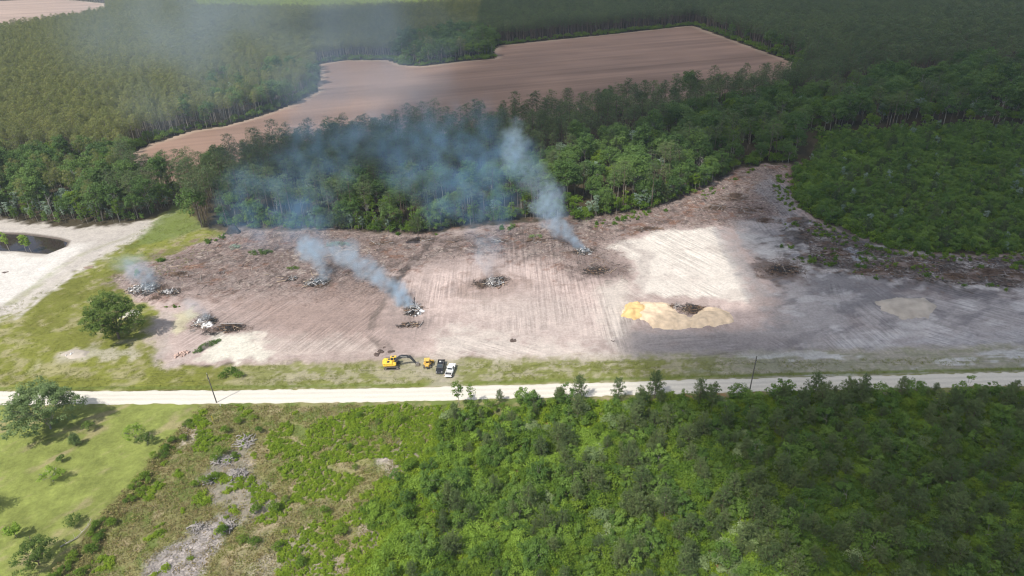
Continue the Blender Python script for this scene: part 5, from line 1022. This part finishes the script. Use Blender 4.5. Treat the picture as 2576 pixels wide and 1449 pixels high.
def burn_pile(px_, py_, rx, ry, h, label, logs, seed, ash=.6, char=True, nash=1, brown=True, pale=True):
    x, y = at(px_, py_); r = empty('burn_pile', (x, y, hz(x, y))); tag(r, label, 'burnt wood pile'); g = np.random.default_rng(seed)
    for k in range(nash if pale else 0):
        ox, oy = g.uniform(-.35, .35) * rx, g.uniform(-.3, .3) * ry; c = np.array([(x + ox + rx * 1.2 * ash * math.cos(t) * q, y + oy + ry * 1.2 * ash * math.sin(t) * q) for t, q in zip(np.linspace(0, 2 * PI, 14, endpoint=False), g.uniform(.65, 1.25, 14))])
        mound('ash', c, h * .38, M['ash'], 1.2, .3, seed + k, r, .6)
    if char and pale: c = np.array([(x + rx * .85 * math.cos(t) * q, y + ry * .85 * math.sin(t) * q) for t, q in zip(np.linspace(0, 2 * PI, 14, endpoint=False), g.uniform(.7, 1.2, 14))]); mound('charcoal', c, h * .22, M['burnt' if pale else 'soil'], 1.5, .35, seed + 20, r, .7)
    put_logs(r, logs, rx, ry, h, ['ash', 'ash', 'greywood', 'greywood', 'char', 'char'] if pale else ['char', 'char', 'brownwood'], seed); 
    if brown: put_logs(r, logs // 3, rx * 1.25, ry * 1.25, h * .5, ['brownwood', 'char', 'palewood'], seed + 1)
    (stick_pile('twigs', int(logs * 4), rx * .8, ry * .8, h * .9, 1.4, .055, M['ash'], r, seed + 2) if pale else None); stick_pile('twigs', int(logs * 4), rx * 1.15, ry * 1.15, h * .8, 1.4, .045, M['greywood' if pale else 'brush'], r, seed + 4); stick_pile('twigs', int(logs * 10), rx * 1.25, ry * 1.25, h * .8, 1.4, .06, M['char'], r, seed + 3); stick_pile('twigs', int(logs * 8), rx * 1.5, ry * 1.5, h * .4, 1.8, .05, M['brush'], r, seed + 5); put_logs(r, 5, rx, ry, h, ['char', 'greywood', 'brownwood'], seed + 7, (3.0, 5.5))
    return r
burn_pile(1470, 634, 2.6, 2.0, 1.7, 'burning pile of pale logs giving off the thickest smoke beside the white sand', 46, 1)
burn_pile(1500, 682, 4.5, 2.6, .5, 'flat blackened burn scar just below the thickest smoke plume', 22, 2, pale=False)
burn_pile(1243, 712, 3.6, 2.9, 1.9, 'burnt pile with white logs in the middle of the cleared ground', 62, 3, ash=.5)
burn_pile(1042, 782, 2.3, 2.8, 2.0, 'small burnt pile with an upright charred log directly behind the bulldozer', 44, 4, ash=.75)
burn_pile(1035, 818, 3.2, 1.4, .35, 'thin scatter of charcoal just below the small smoking pile', 10, 5, pale=False)
burn_pile(797, 712, 4.0, 2.6, 1.5, 'smouldering pile with white ash on the reddish litter left of centre', 50, 6, ash=.62)
burn_pile(735, 702, 1.5, 1.2, .6, 'tiny patch of white ash left of the smouldering pile', 10, 7, char=False)
burn_pile(362, 728, 5.5, 3.6, 1.4, 'widest ash heap, white and grey, just behind the oak tree', 66, 8, ash=.7, nash=2)
burn_pile(425, 736, 3.2, 1.8, 1.2, 'dark charred heap with a white ash edge to the right of the widest ash heap', 34, 9, ash=.35)
burn_pile(515, 812, 2.9, 3.4, 1.7, 'heap of white ash and burnt branches right of the oak tree', 46, 10, ash=.6, nash=2)
burn_pile(575, 826, 4.2, 2.0, 1.2, 'tangle of charred stumps and a long grey trunk beside the white ash heap', 42, 11, pale=False)
burn_pile(1745, 778, 3.2, 2.4, 1.0, 'dark brown twig heap tucked behind the ochre sand mound', 36, 12, pale=False)
burn_pile(1968, 680, 4.8, 3.4, .9, 'black charred heap inside the brown patch on the grey soil', 40, 13, pale=False)
def long_log(px_, py_, az, L, th, mat, label, name='fallen_log', h=.12, el=0.0):
    x, y = at(px_, py_); o = bpy.data.objects.new(name, LOGS[mat][1]); o.location = (x, y, hz(x, y) + h); o.rotation_euler = (0, -el, az); o.scale = (L, th, th); tag(link(o), label, name.split('_')[-1]); return o
long_log(585, 822, -.05, 7.5, 4.2, 'greywood', 'long grey trunk lying across the charred stumps right of the oak', h=1.1)
long_log(1043, 775, 1.45, 4.5, 4.0, 'char', 'charred log propped upright on the small smoking pile', h=1.6, el=.9)
long_log(720, 706, .25, 6.5, 2.6, 'palewood', 'long pale log lying left of the smouldering pile')
long_log(845, 617, -.75, 9, 3, 'palewood', 'pinkish stripped trunk lying on the litter near the wood edge')
long_log(800, 577, -.05, 14, 3, 'dead', 'long grey trunk lying at the foot of the woods behind the smoke')
long_log(555, 845, .9, 4.2, 1.8, 'dead', 'pale branch sticking out of the green brush heap', h=.9)
long_log(198, 1345, .72, 1, 1, 'dead', 'tmp', h=.2).hide_render = False
bpy.data.objects.remove([o for o in bpy.data.objects if o.get('label') == 'tmp'][0])

def brush_pile(px_, py_, rx, ry, h, label, seed, mat='brush', logs=14, mats=('brownwood', 'greywood'), soil=True, cat='brush pile'):
    x, y = at(px_, py_); r = empty('brush_pile', (x, y, hz(x, y) - .05)); tag(r, label, cat)
    if soil:
        g = np.random.default_rng(seed); c = np.array([(x + rx * .9 * math.cos(t) * q, y + ry * .9 * math.sin(t) * q) for t, q in zip(np.linspace(0, 2 * PI, 12, endpoint=False), g.uniform(.7, 1.2, 12))]); mound('soil', c, h * .45, M['soil'], 1.6, .45, seed, r, .6)
    stick_pile('twigs', int(60 * rx * ry), rx, ry, h, 1.6, .04, M[mat], r, seed); put_logs(r, logs, rx, ry, h, list(mats), seed + 1, (1.5, 4.5)); return r
for i, (a, b_, rx, ry, h, lab) in enumerate([(1850, 495, 7, 5, 1.6, 'largest tangle of brown roots and brush at the top corner of the cleared ground'), (1800, 520, 5, 3.5, 1.2, 'brown root tangle left of the largest brush pile'), (1890, 530, 5, 3, 1.0, 'low brown brush pile just below the largest one'), (1930, 555, 4.5, 2.5, .9, 'brown brush pile beside the grey bulldozed strip'),
        (1625, 577, 6, 2.2, 1.1, 'stripped branches heaped along the top edge of the white sand'), (1345, 606, 4.2, 1.8, 1.0, 'pile of grey branches on the litter left of the thick smoke'), (1255, 606, 3.2, 1.3, .7, 'low brown branch pile between the two middle heaps near the woods'), (2100, 640, 6, 3, 1.2, 'dark brush pile at the left end of the debris bank'), (2200, 688, 7, 2.2, 1.0, 'muddy root mass on the lower side of the debris bank'),
        (2290, 668, 7, 3, 1.4, 'brushy heap with yellow-green weeds on the debris bank'), (2390, 700, 6, 2.6, 1.2, 'tangle of pale roots at the lower lip of the debris bank'), (2480, 690, 7, 3.2, 1.3, 'brown brush heap towards the right end of the debris bank'), (2560, 700, 6, 3, 1.2, 'brown brush heap at the right-hand edge of the picture'), (1060, 603, 4, 1.6, .7, 'brown litter heap where the muddy wheel tracks meet the woods'),
        (455, 690, 5, 2.4, .8, 'loose brown twig heap behind the widest ash heap'), (960, 612, 5, 1.8, .6, 'dark twig heap near the woods left of the wheel tracks'), (1690, 770, 2, 1.2, .4, 'small brown twig scatter left of the dark heap by the ochre sand')]): brush_pile(a, b_, rx, ry, h, lab, 300 + i)
# freshly cut green brush
def leaf_heap(px_, py_, rx, ry, h, n, label, mat, seed, rz=0):
    p = Plant(); g = np.random.default_rng(seed)
    for k in range(n):
        a = g.uniform(0, 2 * PI); q = math.sqrt(g.uniform(0, 1)); s_ = g.uniform(.5, .95); p.clump((math.cos(a) * q * rx, math.sin(a) * q * ry, h * (1 - q) * .7 + .2), (s_, s_, s_ * .6), 45, .17, g.uniform(.1, .9), .7)
    x, y = at(px_, py_); d = p.build('leaves', M[mat], M['bark']); r = empty('cut_branches', (x, y, hz(x, y)), rz); tag(r, label, 'cut branches'); link(bpy.data.objects.new('leaves', d['crown']), r); stick_pile('twigs', n * 3, rx, ry, h, 1.8, .04, M['dead'], r, seed); return r
leaf_heap(655, 636, 4.5, 2.2, 1.6, 34, 'green felled treetop lying on the reddish litter', 'oak', 5); leaf_heap(735, 676, 2, 1.0, .8, 9, 'small green branch heap left of the smouldering pile', 'oak', 6)
leaf_heap(520, 872, 4.4, 1.4, 1.0, 26, 'green brush heap between the ash heap and the bare white patch', 'broad', 7, .9); leaf_heap(850, 616, 5, 2, 1.0, 22, 'smoky green felled crown near the wood edge', 'pale', 8)
leaf_heap(590, 622, 2, 1.6, 1.0, 12, 'pale green cut shrub beside the dark root ball', 'pale', 9); leaf_heap(1350, 596, 3.0, 1.4, .8, 12, 'pale green cut branches left of the thickest smoke', 'willow', 10)
# root ball
x, y = at(588, 584); o = mound('root_ball', ell(588, 585, 3.2, 1.7, seed=3), 2.4, M['char'], 1.6, .3, 60, rough=.9); tag(o, 'dark upturned root ball at the foot of the woods', 'root ball')
# sand and rubble
tag(mound('sand_mound', P([(1563, 795), (1573, 772), (1620, 757), (1680, 763), (1702, 786), (1735, 797), (1752, 790), (1765, 774), (1800, 773), (1838, 787), (1845, 808), (1800, 821), (1700, 829), (1642, 826), (1618, 806)]), 1.1, M['sandy'], 2.6, .35, 70, rough=.3), 'long ochre sand mound with a pale ridge in the sunlit part of the clearing', 'sand mound')
tag(mound('sand_mound', P([(1561, 796), (1572, 768), (1605, 760), (1632, 776), (1615, 800), (1590, 804)]), 1.75, M['osand'], 2.2, .35, 71), 'deep orange sand heap at the left end of the ochre mound', 'sand mound')
tag(mound('sand_mound', P([(2205, 758), (2260, 748), (2330, 750), (2355, 772), (2340, 798), (2270, 802), (2215, 780)]), .7, M['psand'], 2.6, .45, 72), 'low pale tan sand mound on the shaded grey soil at right', 'sand mound')
tag(mound('sand_mound', P([(302, 800), (310, 782), (345, 780), (355, 790), (330, 797)]), .7, M['wsand'], 1.2, .3, 73), 'small heap of white sand right behind the oak crown', 'sand mound')
tag(mound('soil_heap', P([(150, 893), (180, 880), (225, 884), (215, 900), (170, 905)]), .45, M['psand'], 1.2, .35, 74), 'low greyish spoil heap on the grass left of the oak shadow', 'spoil heap')
for i, (a, b_, rx, ry, h, lab) in enumerate([(960, 884, 1.1, .6, .35, 'dark wet clods dug up directly behind the excavator'), (982, 886, 1.2, .6, .35, 'dark wet clods behind the excavator boom'), (947, 893, 1.2, .8, .35, 'smallest patch of dark clods left of the excavator'), (967, 876, .5, .4, .25, 'single dark clod on the wheel track behind the excavator'), (1290, 856, 1.0, .6, .3, 'lone dark clod on the pale soil in the middle of the clearing'), (1540, 860, .6, .4, .25, 'lone dark clod near the ochre sand mound'), (12, 685, 1.2, .8, .3, 'dark clod on the white sand below the pond')]):
    tag(mound('soil_clods', ell(a, b_, rx, ry, seed=i), h, M['mud'], .5, .22, 80 + i, rough=.9), lab, 'soil clods')
def rubble(px_, py_, n, rx, ry, label, rz, seed, mat='rubble'):
    x, y = at(px_, py_); r = empty('rubble_heap', (x, y, hz(x, y)), rz); tag(r, label, 'rubble heap'); g = np.random.default_rng(seed); ms = []
    for k in range(4):
        V = np.array([(a, b_, c) for a in (-.5, .5) for b_ in (-.5, .5) for c in (-.5, .5)]) + g.normal(0, .12, (8, 3)); ms.append(mkmesh('stone', V, [np.array([[0, 1, 3, 2], [4, 6, 7, 5], [0, 4, 5, 1], [2, 3, 7, 6], [0, 2, 6, 4], [1, 5, 7, 3]])], [M[mat]]))
    for k in range(n):
        a = g.uniform(0, 2 * PI); q = math.sqrt(g.uniform(0, 1)); o = bpy.data.objects.new('stone', ms[k % 4]); o.location = (math.cos(a) * q * rx, math.sin(a) * q * ry, .15 + .4 * (1 - q) * g.uniform(0, 1)); o.rotation_euler = tuple(g.uniform(0, 6, 3)); s_ = g.uniform(.25, .75); o.scale = (s_, s_ * .8, s_ * .45); link(o, r)
rubble(457, 892, 60, 2.5, 1.3, 'heap of broken pinkish concrete at the end of the green brush heap', .7, 5); rubble(182, 893, 14, 1.6, .8, 'few grey concrete lumps on the grass near the spoil heap', .2, 6, 'ash')
x, y = at(222, 673); rr = empty('board_stack', (x, y, hz(x, y)), .1); tag(rr, 'few orange-brown boards lying on the grass beside the sand track', 'boards')
for k in range(6): q = MB().box(-1.6, 1.6, -.09, .09, 0, .05, .005).obj('plank', M['rubble'] if k % 2 else M['brownwood'], rr); q.location = (U(-.4, .4), -1 + k * .38, .05 + .02 * k); q.rotation_euler = (0, 0, U(-.3, .3))

# loose branches scattered in the litter
def region_pts(poly, n, seed):
    g = np.random.default_rng(seed); pl = P(poly); lo = pl.min(0); hi = pl.max(0); out = []
    while len(out) < n:
        q = g.uniform(lo, hi)
        if inside(np.array([q[0]]), np.array([q[1]]), pl)[0]: out.append(q)
    return out
for i, (poly, n, mats, lab, grp) in enumerate([([(420, 650), (600, 585), (860, 588), (1000, 600), (960, 700), (840, 690), (500, 720)], 60, ('palewood', 'brownwood', 'dead'), 'loose branch on the reddish litter left of the muddy wheel tracks', 'loose branches on the left-hand litter'),
        ([(1100, 600), (1390, 565), (1450, 600), (1400, 640), (1200, 640)], 40, ('brownwood', 'dead', 'brownwood'), 'loose branch on the brown litter between the wheel tracks and the thick smoke', 'loose branches on the middle litter'),
        ([(1480, 575), (1700, 525), (1860, 430), (1960, 430), (1960, 540), (1850, 560), (1600, 585)], 60, ('brownwood', 'dead', 'brownwood'), 'loose branch on the brown litter above the white sand', 'loose branches above the white sand'),
        ([(2060, 600), (2230, 650), (2560, 665), (2560, 710), (2230, 690), (2100, 670)], 60, ('brownwood', 'dead', 'greywood'), 'loose branch on the dark debris bank at right', 'loose branches on the debris bank'),
        ([(1480, 640), (1590, 670), (1570, 700), (1500, 700)], 14, ('brownwood', 'palewood'), 'loose branch on the brown patch below the thick smoke', 'loose branches below the thick smoke')]):
    g = np.random.default_rng(900 + i)
    for q in region_pts(poly, n, 800 + i):
        o = bpy.data.objects.new('fallen_branch', LOGS[mats[int(g.integers(0, 3)) % len(mats)]][int(g.integers(0, 4))]); L = g.uniform(1.6, 5.5); o.location = (q[0], q[1], hz(*q) + .1); o.rotation_euler = (g.uniform(0, 6), g.normal(0, .06), g.uniform(0, PI)); o.scale = (L, 1.6, 1.6); tag(link(o), lab, 'branch', grp)
def sticks(label, poly, n, mat, seed, ln=1.3, rad=.035, hh=.18, name='wood_litter'):
    pts = np.array(region_pts(poly, n, seed)); g = np.random.default_rng(seed); z = HZ(pts[:, 0], pts[:, 1]) + g.uniform(.02, hh, n); az = g.uniform(0, PI, n); el = g.normal(0, .12, n); L = ln * g.uniform(.3, 1.3, n) / 2
    d = np.stack([np.cos(az) * np.cos(el), np.sin(az) * np.cos(el), np.sin(el)], 1); c = np.stack([pts[:, 0], pts[:, 1], z], 1); u = np.cross(d, (0, 0, 1.0)); u /= np.linalg.norm(u, axis=1, keepdims=True) + 1e-9; w = np.cross(d, u); R = rad * g.uniform(.5, 1.5, n)[:, None]
    V = np.stack([c + d * (L * e)[:, None] + (u * math.cos(t) + w * math.sin(t)) * R * k for e, k in ((-1, 1), (1, .5)) for t in (0, 2.09, 4.19)], 1).reshape(-1, 3); b = np.arange(n)[:, None] * 6
    tag(link(bpy.data.objects.new(name, mkmesh(name, V, [np.concatenate([b + np.array([i, (i + 1) % 3, (i + 1) % 3 + 3, i + 3]) for i in range(3)])], [mat]))), label, kind='stuff')
LIT = [(300, 705), (430, 645), (600, 580), (860, 585), (1090, 595), (1390, 560), (1640, 530), (1860, 425), (1985, 425), (1960, 545), (1870, 560), (1600, 585), (1560, 620), (1590, 680), (1560, 700), (1450, 690), (1380, 650), (1200, 640), (1080, 660), (1000, 690), (960, 740), (640, 730), (460, 745)]
sticks(None, LIT, 3600, M['brush'], 21, 1.5, .05); sticks(None, LIT, 1800, M['dead'], 22, 1.6, .04); sticks(None, LIT, 1500, M['char'], 23, 1.6, .06)
DB = [(1990, 550), (2080, 585), (2200, 630), (2330, 650), (2700, 650), (2700, 735), (2400, 718), (2230, 698), (2050, 665)]
sticks(None, DB, 3600, M['brush'], 24, 1.8, .06, .35); sticks(None, DB, 1200, M['dead'], 25, 1.8, .045, .4); sticks(None, DB, 1500, M['char'], 26, 1.8, .07, .3)
sticks(None, [(1890, 650), (2030, 650), (2030, 700), (1900, 700)], 500, M['brush'], 27, 1.2, .05)

# ------------------------------------------------------------------ grey wood in the rough meadow
for i, (a, b_, rx, ry, n, lab) in enumerate([(617, 1112, 2.6, 2.6, 60, 'upper heap of bleached grey sticks in the rough meadow'), (560, 1160, 2.6, 2.0, 46, 'heap of grey sticks left of the upper heap in the meadow'), (600, 1192, 2.4, 1.6, 56, 'neat bundle of grey sticks lying one way below the upper heap'), (528, 1205, 2.0, 1.6, 26, 'small grey stick heap at the left edge of the chip patch'), (500, 1330, 2.2, 1.4, 26, 'stick scatter at the top of the lowest chip patch'), (575, 1330, 1.6, 2.0, 24, 'upright scatter of sticks right of the lowest chip patch')]):
    x, y = at(a, b_); r = empty('stick_heap', (x, y, hz(x, y))); tag(r, lab, 'stick heap'); put_logs(r, n, rx, ry, .7, ['greywood', 'dead', 'greywood'], 400 + i, (.8, 2.6)); stick_pile('twigs', n * 5, rx * 1.2, ry * 1.2, .5, 1.0, .03, M['greywood'], r, 410 + i)
CH1 = [(350, 1449), (330, 1500), (480, 1500), (520, 1400), (590, 1310), (600, 1265), (540, 1300), (460, 1350), (390, 1390)]; CH2 = [(520, 1250), (510, 1200), (560, 1150), (640, 1100), (650, 1140), (640, 1190), (700, 1250), (680, 1300), (620, 1320), (580, 1300)]
sticks(None, CH1, 2600, M['greywood'], 31, .9, .03, .12); sticks(None, CH2, 1500, M['greywood'], 32, .8, .028, .12); sticks(None, [(950, 1160), (1010, 1100), (1060, 1130), (1020, 1180)], 250, M['greywood'], 33, .8, .028, .1); sticks(None, [(640, 1450), (640, 1410), (760, 1330), (800, 1370), (720, 1450)], 400, M['greywood'], 34, .8, .028, .1)
def branch_curve(pts, r0, label):
    p = Plant(); W_ = [np.array((*at(a, b_), .25 + .2 * (i % 2))) for i, (a, b_) in enumerate(pts)]; o0 = W_[0].copy(); W_ = [w - o0 * (1, 1, 0) for w in W_]; k = len(W_); p.limb(W_, [r0 * (1 - .75 * i / k) for i in range(k)], 6)
    for i in range(1, k - 1):
        for s_ in (-1, 1): p.limb([W_[i], W_[i] + np.array((U(.3, 1.3) * s_, U(.2, 1.2), U(.1, .5)))], [r0 * .35, .015], 4)
    d = p.build('fallen_branch', M['dead'], M['dead']); o = link(bpy.data.objects.new('fallen_branch', d['trunk'])); o.location = (o0[0], o0[1], 0); return tag(o, label, 'branch')
branch_curve([(152, 1378), (170, 1370), (190, 1358), (208, 1342), (222, 1325), (231, 1308)], .14, 'long curved pale branch lying at the lawn edge near the bottom left')
branch_curve([(1505, 1240), (1510, 1225), (1514, 1210), (1518, 1200)], .12, 'broken pale dead sapling standing in the thicket below the road')

# ------------------------------------------------------------------ power poles and line
def pole(px_, py_, H, lean, label):
    x, y = at(px_, py_); r = empty('utility_pole', (x, y, 0)); r.rotation_euler = (lean[1], lean[0], 0); tag(r, label, 'utility pole')
    MB().cyl((0, 0, -.3), (0, 0, H), .17, .11, 10).obj('shaft', M['pole'], r); MB().cyl((0, 0, H), (0, 0, H + .28), .05, .07, 8).obj('insulator', M['ceramic'], r); MB().box(-.06, .06, -.30, -.12, H - 1.4, H - 1.1).obj('bracket', M['dgrey'], r); MB().cyl((0, -.14, H - 1.9), (0, -.22, H - 1.9), .08, n=8).obj('insulator', M['ceramic'], r)
    bpy.context.view_layer.update(); return r.matrix_world @ Vector((0, 0, H + .28)), r.matrix_world @ Vector((0, -.22, H - 1.9))
tA = pole(545, 1013, 9.6, (-.03, 0), 'utility pole at the left, standing at the near edge of the road'); tB = pole(1884, 991, 12.2, (.03, 0), 'utility pole at the right, standing at the edge of the thicket')
dv = (tB[0] - tA[0]); r = empty('power_line', (0, 0, 0)); tag(r, 'thin power line strung between the two utility poles along the road', 'power line')
for k in (0, 1):
    c = MB()
    for s0, s1 in ((tA[k], tB[k]), (tB[k], tB[k] + Vector((150, dv.y, 0)) * 1.0), (tA[k] - Vector((120, 0, .5)), tA[k])):
        prev = None
        for i in range(17):
            t = i / 16; p_ = s0.lerp(s1, t) - Vector((0, 0, 4 * t * (1 - t) * 1.1))
            if prev: c.cyl(prev, p_, .014, n=4)
            prev = p_
    c.obj('cable', M['wire'], r)
x, y = at(537, 1062); o = MB().cyl((0, 0, 0), (0, 0, 2.0), .06, n=8).obj('marker_post', M['yplastic']); o.location = (x, y, hz(x, y)); tag(o, 'thin yellow marker post below the left utility pole', 'marker post')
x, y = at(555, 1022); o = MB().box(-.08, .08, -.02, .02, 0, .8).obj('marker_post', M['white']); o.location = (x, y, hz(x, y)); tag(o, 'short white marker stake beside the left utility pole', 'marker stake')

# ------------------------------------------------------------------ single trees
def single(p, lm, bm_, name, px_, py_, label, cat='tree', rz=0):
    d = p.build(name, M[lm], M[bm_]); x, y = at(px_, py_); r = empty(name, (x, y, hz(x, y) - .05), rz); link(bpy.data.objects.new('trunk', d['trunk']), r); link(bpy.data.objects.new('crown', d['crown']), r); return tag(r, label, cat)
rng = np.random.default_rng(77)
def spreading(h, r, base, ncl, lf, size, tr, nl=8, flat=.42, cr=(.8, 1.5)):
    p = Plant(); p.limb([(0, 0, 0), (.1, 0, base)], [tr, tr * .8], 8); tips = []
    for k in range(nl):
        a = k * 2 * PI / nl + U(-.3, .3); q = U(.55, .95) * r; e = np.array((math.cos(a) * q, math.sin(a) * q, h * U(.5, .8))); m_ = np.array((e[0] * .45, e[1] * .45, base + (e[2] - base) * .65)); p.limb([(0.1, 0, base * .9), m_, e], [tr * .55, tr * .35, .05], 5); tips.append((m_, e))
        for j in range(3): a2 = a + U(-.9, .9); p.limb([m_, m_ + np.array((math.cos(a2) * r * .4, math.sin(a2) * r * .4, h * U(.05, .22)))], [tr * .2, .03], 4)
    for k in range(ncl):
        d = rng.normal(size=3); d /= np.linalg.norm(d); d[2] = abs(d[2]) if U(0, 1) < .68 else -abs(d[2]) * .8; f = U(.5, 1.0) * (1 + .2 * math.sin(3 * math.atan2(d[1], d[0]) + 1))
        c = np.array((0, 0, h * .54)) + d * np.array((r, r, h * flat)) * f; s_ = U(*cr); p.clump(c, (s_, s_, s_ * .6), lf, size, U(.1, .9), .6)
    return p
single(spreading(15.0, 8.6, 2.6, 240, 85, .22, .42, 9, .47), 'oak', 'bark', 'oak_tree', 300, 852, 'large spreading oak standing alone on the grass at the left')
single(spreading(13.5, 8.6, 1.0, 240, 85, .20, .25, 10, .48, (.8, 1.4)), 'willow', 'dead', 'broadleaf_tree', 128, 1078, 'big pale grey-green tree overhanging the road at the left edge')
single(spreading(5.6, 2.7, 1.0, 34, 42, .14, .09, 7, .42, (.45, .8)), 'lime', 'palebark', 'lawn_tree', 343, 1108, 'pale lime tree on the lawn beside the rough strip', 'small tree')
single(spreading(3.8, 2.3, .7, 26, 42, .14, .08, 6, .45, (.4, .7)), 'oak', 'palebark', 'lawn_tree', 372, 1118, 'dark green little tree right beside the pale lime tree', 'small tree')
single(spreading(4.2, 2.6, 1.1, 30, 44, .14, .08, 7, .36, (.4, .75)), 'lime', 'palebark', 'lawn_tree', 134, 1212, 'yellow-green little tree in the middle of the lawn', 'small tree')
single(young_pine(3.2, 1.2), 'willow', 'bark', 'lawn_shrub', 192, 1121, 'upper of two narrow grey-green bushes left of the pale lime tree', 'bush')
single(shrub(3.2, 1.5, 14, 50, .15), 'oak', 'bark', 'lawn_shrub', 226, 1084, 'dark bush on the lawn at the foot of the big pale tree', 'bush')
single(shrub(1.9, 1.2, 11, 50, .14), 'oak', 'bark', 'lawn_shrub', 158, 1161, 'smallest dark bush on the lawn, above the yellow-green tree', 'bush')
single(slim_tree(3.6, 1.5), 'lime', 'palebark', 'lawn_tree', 41, 1350, 'sparse thin young tree near the left edge of the lawn', 'small tree')
single(shrub(2.4, 1.9, 14, 52, .15), 'oak', 'bark', 'lawn_shrub', 187, 1320, 'low round bush on the lower lawn beside the curved branch', 'bush')
single(spreading(6.4, 4.0, .8, 62, 62, .16, .14, 8, .46, (.6, 1.0)), 'oak', 'bark', 'lawn_tree', 98, 1420, 'bushy dark green tree at the bottom left corner', 'small tree')
single(spreading(6.0, 3.4, 1.0, 46, 60, .17, .12), 'oak', 'bark', 'lawn_tree', -45, 1290, 'tree just outside the left edge whose shadow falls on the lawn', 'small tree')
for i, (a, b_, h, lab) in enumerate([(24, 632, 8.5, 'thin leaning tree standing at the left of the pond'), (66, 633, 7.5, 'thin leaning tree standing in the middle of the pond shore'), (78, 632, 7, 'rightmost of the thin trees at the pond shore')]): single(slim_tree(h, 1.1), 'lime', 'dead', 'pond_tree', a, b_, lab, 'slender tree', .4 * i)
d = dead_tree(13); rng = np.random.default_rng(9); single(d, 'pale', 'dead', 'dead_tree', 1352, 545, 'tallest bare pale dead tree standing in the smoke at the wood edge', 'dead tree')
for i, (a, b_, nm, lab) in enumerate([(925, 560, 'dead_tree', 'bare forked dead tree left of the smoke at the wood edge'), (700, 548, 'dead_tree', 'bare dead tree inside the blue smoke at left')]): single(dead_tree(10), 'pale', 'dead', nm, a, b_, lab, 'dead tree')
# trees along the near road edge, placed by their tops
for i, (a, yt, h, kind, v, lab, cat, nm) in enumerate([
        (1150, 957, 8.5, 'slim', 0, 'tall thin tree where the thicket first reaches the road', 'tree', 'slender_tree'), (1182, 972, 6.5, 'slim', 1, 'leafy tree just right of the tall thin one by the road', 'tree', 'slender_tree'), (1256, 980, 4.2, 'young', 0, 'small pine against the road, first from the left end of the thicket', 'young pine', 'young_pine'),
        (1312, 970, 5.2, 'thickbroad', 1, 'leafy small tree against the road, right of the first small pine', 'small tree', 'small_tree'), (1412, 975, 4.8, 'young', 2, 'pine sapling against the road between two taller trees', 'young pine', 'young_pine'), (1458, 946, 7.2, 'young', 3, 'tall airy pine whose crown covers half the road', 'young pine', 'young_pine'),
        (1557, 961, 6.2, 'young', 4, 'narrow dark pine against the road, left of the widest pine', 'young pine', 'young_pine'), (1650, 930, 8.4, 'young', 5, 'widest pine along the road, left of the right-hand pole', 'young pine', 'young_pine'), (1722, 985, 3.5, 'sapling', 1, 'thin sapling between the widest pine and the right-hand pole', 'sapling', 'sapling'), (1785, 965, 3.6, 'sapling', 2, 'feathery sapling just left of the right-hand pole', 'sapling', 'sapling'),
        (1970, 952, 6.8, 'thickbroad', 3, 'rounded leafy tree right of the right-hand pole', 'small tree', 'small_tree'), (2060, 941, 7.5, 'young', 1, 'dark pine standing out over the road right of the rounded tree', 'young pine', 'young_pine'), (2277, 950, 5.8, 'young', 0, 'short dark pine against the right part of the road', 'young pine', 'young_pine'), (2440, 958, 6.0, 'thickbroad', 2, 'leafy tree against the road near the right edge', 'small tree', 'small_tree')]):
    x, y = at(a, yt, h); lim = float(np.interp(x, ROADW[:, 0], ROADW[:, 1])) - RH - 1.6; y = min(y, lim); base = {'slim': 10.2, 'young': 6.4, 'thickbroad': 5.5, 'sapling': 5.2}[kind]
    plant(kind, nm, x, y, h / base, i * 1.3, lab, cat, None, v % len(PR[kind]))
for a, b_, sc_, lb in ((583, 940, .9, 'dark weedy bush on the verge above the left utility pole'), (602, 948, .7, 'smaller weedy bush right of the dark one on the verge'), (560, 950, .6, 'low weedy bush left of the dark one on the verge')):
    x, y = at(a, b_); plant('shrub', 'shrub', x, y, sc_, a, lb, 'bush', None, 1)
#PART3B
flush(reserve={})
